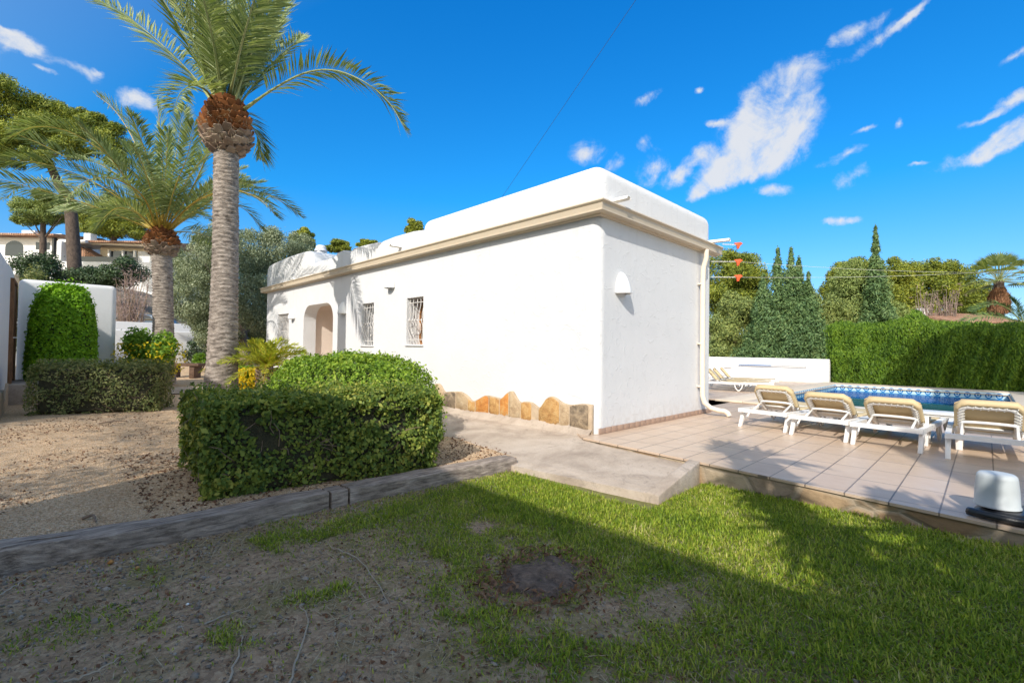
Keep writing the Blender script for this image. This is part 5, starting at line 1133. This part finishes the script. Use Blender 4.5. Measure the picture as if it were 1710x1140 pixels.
def lowpalm():
    D = 19.; b = at(1712, 545, D); g = b.copy(); g[2] = 0; r = thing('palm_plant', 'dark arching palm fronds poking over the cypress hedge at the right edge', 'palm tree', tuple(g)); m = MB(); m.tube([g, b], [.2, .16], 10); m.build('trunk', M_palmtrunk, r); qs = []; ra = MB()
    for pts in ([(1710, 545), (1690, 520), (1665, 508), (1640, 512), (1622, 520)], [(1712, 545), (1690, 535), (1660, 528), (1625, 530), (1600, 545)], [(1712, 545), (1700, 515), (1690, 500)], [(1714, 545), (1735, 510), (1760, 505)], [(1714, 545), (1740, 530), (1780, 540)]): frond(pxc(pts, D), .42, qs, ra, r0=.02)
    ra.build('leaf_stalks', M_stubg, r); leaf_obj('crown', M_cyp, r, np.concatenate(qs))
lowpalm()
def farhouses():
    r, X, Z = local_house('far_house', 'low house with terracotta roof and white chimney showing above the cypress hedge', 1620, 34); Z = lambda y: 1.1+(590-y)*34/F_
    bx(MB(), X(1590), X(1705), 0, 7, -.2, Z(536)).build('wall', M_wall2, r); m = MB(); m.prism([(-.4, Z(533)), (3.5, Z(512)), (7.4, Z(533)), (7.4, Z(535)), (-.4, Z(535))], 0, X(1582), X(1712)); m.build('roof', M_roof, r); bx(MB(), X(1583), X(1595), 2.2, 2.8, Z(526), Z(506)).build('chimney', M_wall2, r, bevel=.03)
    r, X, Z = local_house('far_house', 'pale pink roofed house half hidden behind the taller part of the hedge', 1520, 37); Z = lambda y: 1.1+(588-y)*37/F_
    bx(MB(), X(1470), X(1568), 0, 7, -.2, Z(530)).build('wall', M_wall2, r); m = MB(); m.prism([(-.4, Z(531)), (3.5, Z(518)), (7.4, Z(531)), (7.4, Z(533)), (-.4, Z(533))], 0, X(1462), X(1574)); m.build('roof', M_roof, r); c = bx(MB(), X(1485), X(1497), 1.2, 1.8, Z(532), Z(510)).build('chimney', M_wall2, r, bevel=.03)
    def dish(x, y, lb):
        m = MB(); c = np.array([X(x), .6, Z(y)]); V = [c]; n = 18
        for a in np.linspace(0, 2*math.pi, n, endpoint=False): V.append(c+np.array([.36*math.cos(a), -.12, .42*math.sin(a)]))
        m.add(V, [(0, 1+i, 1+(i+1) % n) for i in range(n)]); m.tube([c, c+np.array([0, .2, -.7])], .03, 6); o = m.build('satellite_dish', M_plastic, r)
        md = o.modifiers.new('s', 'SOLIDIFY'); md.thickness = .02; bake(o)
    dish(1508, 516, ''); dish(1553, 518, '')
    r, X, Z = local_house('far_house', 'sliver of a house with red tiled roof just right of the white house corner', 1200, 33); Z = lambda y: 1.1+(587.5-y)*33/F_
    bx(MB(), X(1150), X(1208), 0, 6, -.2, Z(541)).build('wall', M_wall2, r); m = MB(); m.prism([(-.4, Z(543)), (3, Z(524)), (6.4, Z(543)), (6.4, Z(545)), (-.4, Z(545))], 0, X(1140), X(1211)); m.build('roof', M_roof, r)
farhouses()
tree('conifer_tree', 'green tree in the gap between the house corner and the low wall', 'conifer', 27, [(1192, 600, 16, 28), (1196, 575, 10, 16)], M_bush, 5000, .16, .05, [(1194, 630), (1194, 590)], (.1, .05), k=6, base=-.3)
tree('conifer_tree', 'dense mixed evergreens showing between the far roofs and the hedge', 'conifer', 31, [(1455, 545, 50, 34), (1400, 560, 40, 30)], M_bush, 14000, .2, .06, [(1500, 600), (1500, 560)], (.15, .08), k=7, base=0)
# lines with orange tensioners running from the house corner
def lines():
    wl_ = [((1207, 408), (1232, 409), None, 'upper orange line tensioner hooked to the house corner'), ((1188, 437), (1232, 437), (1720, 455), 'middle orange line tensioner with white rope by the gutter end'), ((1188, 463), (1232, 463), (1720, 449), 'lower orange line tensioner with white rope beside the downpipe wall')]
    for i, (a, b, e, lb) in enumerate(wl_):
        D = 10.5; A = at(*a, D); B = at(*b, D); r = thing('line_tensioner', lb, 'line tensioner', tuple(A), 'orange tensioners on the washing lines')
        m = MB(); n = 60; t = np.linspace(0, 1, n); pts = A+(B-A)*t[:, None]+np.stack([0*t, .012*np.cos(t*110), .012*np.sin(t*110)], 1); m.tube(pts, .006, 4); m.build('spring', M_rope, r)
        m = MB(); d = RT; u_ = np.array([0, 0, 1.]); c = B; w = .035; P2 = [(-.09, .045), (.06, .06), (.11, .03), (.05, -.02), (.02, -.09), (-.02, -.095), (-.03, -.01)]
        V = [c+d*x+u_*z+FH*s for s in (-.018, .018) for x, z in P2]; k = len(P2); m.add(V, [tuple(range(k)), tuple(range(k, 2*k))[::-1]]+[(j, (j+1) % k, k+(j+1) % k, k+j) for j in range(k)]); m.build('hook', M_orange, r, bevel=.006)
        if e: m = MB(); E = at(e[0], e[1], 13.5); q = [B+(E-B)*s-np.array([0, 0, .14*4*s*(1-s)*.6]) for s in np.linspace(0, 1, 16)]; m.tube(q, .003, 4); m.build('rope', M_rope, r)
        if i == 0: m = MB(); m.tube([B, at(1215, 420, D-.3)], .006, 4); m.build('rope', M_wire, r)
lines()
def cable():
    a = at(850, 312, 12); b = at(1066, -6, 7.5); s = b+(b-a)*.6; r = thing('overhead_cable', 'thin dark overhead cable rising from the roof into the sky', 'cable', tuple(a)); m = MB(); m.tube([a-(b-a)*.15, a, b, s], .0045, 6); m.build('wire', M_wire, r)
cable()
# ================================================================== YUCCA BEHIND THE VIEWER (dappled shade on lawn and terrace)
def yucca():
    b = np.array([-6.0, -5.6, -.25]); r = thing('yucca_tree', 'branching yucca beside the lawn, casting spiky shade', 'tree', tuple(b)); m = MB(); qs = []
    heads = []
    for px_, py_, gz, z, R in ((1268, 764, 0, 4.6, .50), (1215, 748, 0, 4.3, .30), (1262, 820, -.2, 4.0, .40), (1345, 890, -.19, 3.7, .42), (1440, 950, -.18, 3.3, .30), (1660, 1030, -.16, 3.2, .75), (1640, 1120, -.18, 2.6, .7), (1585, 905, -.14, 3.9, .48), (1690, 930, -.12, 3.5, .6), (1480, 850, -.14, 4.1, .20)):
        g_ = gl(px_, py_, gz); k = (z-gz)/TANE; heads.append((g_[0]-SD[0]*k, g_[1]-SD[1]*k, z, R))
    for x, y, z, R in heads:
        h = np.array([x, y, z]); limb(m, [b, (b+h)/2+np.array([-.15, -.1, .1]), h-np.array([0, 0, .15]), h], (.14, .10, .08, .05), 8)
        for i in range(46):
            d = nrm(sph(1)[0]+np.array([0, 0, .25])); L = R*1.3*random.uniform(.8, 1.1); s = nrm(np.cross(d, [0, 0, 1.]))*.045; e = h+d*L-np.array([0, 0, .12*L]); qs.append([h+d*.04-s, h+d*L*.4+s*1.2, e, h+d*L*.4-s*1.2])
    m.build('trunk', M_bark, r, smooth=True); leaf_obj('crown', M_frond, r, np.array(qs))
yucca()
def shadetree():
    b = np.array([4.6, -8.6, -.2]); r = thing('shade_tree', 'tall pine outside the right edge of the view shading the hedge', 'pine tree', tuple(b)); m = MB(); limb(m, [b, b+[0, .1, 5], b+[.2, 0, 8]], (.25, .2, .1)); m.build('trunk', M_bark, r)
    leaf_obj('crown', M_pine, r, clumps(subclumps((4.8, -8.5, 9.6), (2.6, 2.4, 1.6), 22, (.25, .4)), 26000, .22, .06, .1, .8, .45))
shadetree()
# ================================================================== LAWN DETAIL
def stump():
    c = (-3.05, -1.77, -.215); r = thing('tree_stump', 'low weathered tree stump cut level with the ground in the middle of the lawn', 'tree stump', c); m = MB(); V = []; nr, na = 16, 60
    for j in range(nr):
        f = j/(nr-1)
        for k in range(na):
            a = 2*math.pi*k/na; R = .24*(1+.30*(vnoise(np.array(math.cos(a)*2), np.array(math.sin(a)*2), 1.2, 9)-.5)*2+.05*math.sin(7*a)); rr = R*f
            x, y = rr*math.cos(a)*1.12, rr*math.sin(a); z = .03*(1-f**3)+.022*(fbm(np.array(x), np.array(y), 12, 4)-.5)*2-.018*(abs(math.sin(a*6+1)) < .12)*(f > .3)
            V.append((c[0]+x, c[1]+y, c[2]+z-.02*(f == 1)))
    m.add(V, [(j*na+k, j*na+(k+1) % na, (j+1)*na+(k+1) % na, (j+1)*na+k) for j in range(nr-1) for k in range(na)]); m.build('wood', M_bark_st, r, smooth=True)
    N = 420; a = rng.uniform(0, 6.28, N); q = .16+.22*rng.uniform(0, 1, N)**.7; P = np.c_[c[0]+q*np.cos(a)*1.15, c[1]+q*np.sin(a), c[2]+.012+.03*(1-q/.38)+.008*rng.uniform(0, 1, N)]
    leaf_obj('bark_chips', M_leaflit, r, leaves(P, np.tile([0, 0, 1.], (N, 1)), .05, .016, 0, .5))['kind'] = 'stuff'
stump()
def inlawn(x, y): return (x < xfront(y)-.01) & ~((x > -1.56) & (y > -1.62)) & (y < np.interp(x, FX, FY)-.005)
def grass():
    n = 420000; x = rng.uniform(-5.7, -.2, n); y = rng.uniform(-4.7, .25, n); c = cover(x, y); keep = inlawn(x, y) & (rng.uniform(0, 1, n) < c**.8*.95+.03)
    x, y, c = x[keep], y[keep], c[keep]; n = len(x); cl = fbm(x, y, 9, 15)
    h = (.016+.024*cl+.012*rng.normal(0, 1, n).clip(-1, 1.5))*(.6+.5*c); z = zlawn(x, y)
    ang = rng.uniform(0, 2*math.pi, n); lean = rng.uniform(.25, 1.5, n); D = unit(np.c_[np.cos(ang)*lean, np.sin(ang)*lean, np.ones(n)]); B = np.c_[-np.sin(ang), np.cos(ang), 0*ang]; w = (.0022+.0016*rng.uniform(0, 1, n))[:, None]
    P = np.c_[x, y, z-.003]; tip = P+D*h[:, None]*1.3; tip[:, 2] -= h*.25*lean; mid = P+D*h[:, None]*.65
    tag(leaf_obj('grass', M_grass, None, np.stack([P-B*w*.6, mid-B*w, tip, mid+B*w], 1)), 'short patchy green grass growing over the lawn', 'grass', kind='stuff')
    n = 52000; x = rng.uniform(-5.8, -.2, n); y = rng.uniform(-4.7, .25, n); k = inlawn(x, y) & (rng.uniform(0, 1, n) < .25+.75*sstep(.45, .65, fbm(x, y, 1.8, 66))); x, y = x[k], y[k]; n = len(x)
    P = np.c_[x, y, zlawn(x, y)+.004+.012*rng.uniform(0, 1, n)]; tag(leaf_obj('dry_grass', M_straw, None, leaves(P, np.tile([0, 0, 1.], (n, 1)), rng.choice([.04, .07, .12], n, p=[.5, .35, .15]), .003, 0, .35)), 'dry straw and thatch lying over the bare parts of the lawn', 'dry grass', kind='stuff')
    def bits(nn, xr, yr, fn, zf, L, W, seed, th):
        x = rng.uniform(*xr, nn); y = rng.uniform(*yr, nn); k = fn(x, y) & (fbm(x, y, 1.3, seed) > th+rng.uniform(-.12, .12, nn)); x, y = x[k], y[k]; P = np.c_[x, y, zf(x, y)+.006]; return leaves(P, np.tile([0, 0, 1.], (len(x), 1)), L, W, 0, .45)
    tag(leaf_obj('leaf_litter', M_leaflit, None, np.concatenate([bits(5200, (-6, -2), (-3.6, .3), inlawn, zlawn, .026, .015, 91, .44), bits(9000, (-6.5, -1.2), (.35, 7), lambda x, y: y > np.interp(x, FX, FY)+.2, zgrav, .03, .018, 44, .54),
        bits(3800, (-4.6, -1.1), (.35, 3.0), lambda x, y: y > np.interp(x, FX, FY)+.2, zgrav, .035, .022, 41, .30)])), 'brown fallen leaves and crumbs scattered over soil and gravel', 'leaf litter', kind='stuff')
    m = MB()
    for i in range(230):
        x, y = rng.uniform(-5.7, -1.9), rng.uniform(-3.8, .1)
        if not inlawn(np.array(x), np.array(y)) or random.random() > .35+.65*(x < -3): continue
        a = rng.uniform(0, 6.28); L = rng.choice([.05, .09, .16]); p = np.array([x, y, float(zlawn(np.array(x), np.array(y)))+.006]); pts = [p]
        for k in range(4): a += rng.normal(0, .35); p = p+np.array([math.cos(a)*L/4, math.sin(a)*L/4, rng.normal(0, .003)]); p[2] = max(p[2], float(zlawn(p[0], p[1]))+.004); pts.append(p)
        m.tube(pts, np.linspace(.0028, .001, 5), 4)
    tag(m.build('twig_litter', M_straw, None), 'thin pale broken twigs strewn over the bare soil of the lawn', 'twigs', kind='stuff')
    # small stones: octahedron like pebbles
    def stones(x, y, z, s, name, mat, lb):
        n = len(x); F = np.array([(0, 2, 4), (2, 1, 4), (1, 3, 4), (3, 0, 4), (2, 0, 5), (1, 2, 5), (3, 1, 5), (0, 3, 5)]); O = np.array([(1, 0, 0), (-1, 0, 0), (0, 1, 0), (0, -1, 0), (0, 0, .7), (0, 0, -.7)], float)
        V = O[None]*(s*rng.uniform(.6, 1.3, (n, 3)))[:, None, :] if np.ndim(s) > 0 and np.ndim(s) == 2 else O[None]*(np.asarray(s)[:, None]*rng.uniform(.6, 1.3, (n, 3)))[:, None, :]
        a = rng.uniform(0, 6.28, n); ca, sa = np.cos(a)[:, None], np.sin(a)[:, None]; V = np.stack([V[..., 0]*ca-V[..., 1]*sa, V[..., 0]*sa+V[..., 1]*ca, V[..., 2]], -1)+np.c_[x, y, z][:, None, :]
        V += rng.normal(0, .12, V.shape)*np.asarray(s)[:, None, None]; me = bpy.data.meshes.new(name); FF = (F[None]+6*np.arange(n)[:, None, None]).reshape(-1, 3); me.vertices.add(6*n); me.vertices.foreach_set('co', V.reshape(-1).astype(np.float32)); me.loops.add(len(FF)*3); me.loops.foreach_set('vertex_index', FF.ravel().astype(np.int32)); me.polygons.add(len(FF)); me.polygons.foreach_set('loop_start', np.arange(0, len(FF)*3, 3, dtype=np.int32)); me.polygons.foreach_set('loop_total', np.full(len(FF), 3, np.int32)); me.materials.append(mat); me.update(calc_edges=True)
        o = bpy.data.objects.new(name, me); COL.objects.link(o); tag(o, lb, 'stones', kind='stuff')
    n = 42000; x = rng.uniform(-5.9, -2.0, n); y = rng.uniform(-3.8, .3, n); w = np.exp(-np.maximum(0, np.interp(x, FX, FY)-y)/.35)*.9+.28; k = inlawn(x, y) & (rng.uniform(0, 1, n) < w*(1-.6*cover(x, y))); x, y = x[k], y[k]; stones(x, y, zlawn(x, y)+.002, rng.gamma(2.2, .0026, len(x)).clip(.002, .022), 'pebbles', M_pebble, 'small grey pebbles on the bare soil below the sleepers')
    n = 60000; x = rng.uniform(-6.3, -1.0, n); t = rng.uniform(0, 1, n)**1.6; y = np.interp(x, FX, FY)+.2+t*5.5; k = ~((x > -1.6) & (y < 5)); x, y = x[k], y[k]; stones(x, y, zgrav(x, y)+.002, rng.uniform(.003, .0075, len(x)), 'gravel_stones', M_gpebble, 'loose ochre gravel stones covering the garden bed')
grass()
def bigstones():
    for (px_, py_, s, lb, mt) in ((185, 941, .016, 'reddish brown pebble on the soil near the left sleeper', M_st[1]), (229, 950, .013, 'pale orange pebble right of the reddish one', M_st[0]), (313, 1011, .008, 'tiny white pebble alone on the bare soil', M_lamp), (310, 902, .014, 'greyish pebble right under the left sleeper', M_st[2])):
        p = gl(px_, py_, -.215); m = MB(); m.lathe([(s*.5, -s*.4), (s, 0), (s*.9, s*.5), (s*.4, s*.85)], (p[0], p[1], -.208), 9, .15); o = m.build('pebble', mt, None, smooth=True); tag(o, lb, 'pebble', 'single pebbles on the soil')
    tw = [([(482, 1139), (498, 1090), (515, 1035), (498, 1012)], 'long pale bent twig standing out at the bottom centre left of the lawn'), ([(378, 1139), (395, 1100), (405, 1062), (402, 1060)], 'pale forked twig at the bottom edge of the lawn'), ([(0, 992), (25, 975), (52, 958)], 'straight dry twig at the left edge below the sleeper'), ([(105, 1139), (160, 1118), (200, 1095)], 'thin dry twig at the lower left corner'), ([(340, 1041), (385, 1020), (410, 1015)], 'dry twig lying flat on the bare soil'), ([(550, 910), (600, 935), (650, 1005)], 'curved root-like twig left of the stump')]
    for pts, lb in tw:
        P = [gl(x, y, -.2) for x, y in pts]; 
        for p in P: p[2] = float(zlawn(p[0], p[1]))+.008+.006*random.random()
        m = MB(); q = spline(P, 14)+rng.normal(0, .003, (14, 3)); m.tube(q, np.linspace(.005, .0022, 14), 5)
        k = 8; m2 = m.build('twig', M_straw if False else simple('pale_twig', (.40, .33, .25), .9, .2), None); tag(m2, lb, 'twig', 'single twigs on the lawn')
    g = [(gl(165, 708, -.12), gl(215, 704, -.12), 'dark curved stick lying on the gravel by the low hedge'), (gl(138, 868, -.12), gl(160, 874, -.12), 'short grey stick on the gravel near the left sleeper')]
    for a, b, lb in g:
        for p in (a, b): p[2] = float(zgrav(p[0], p[1]))+.012
        m = MB(); m.tube(spline([a, (a+b)/2+[.02, .03, .02], b], 10), np.linspace(.012, .005, 10), 6); tag(m.build('stick', M_twig, None), lb, 'stick')
bigstones()
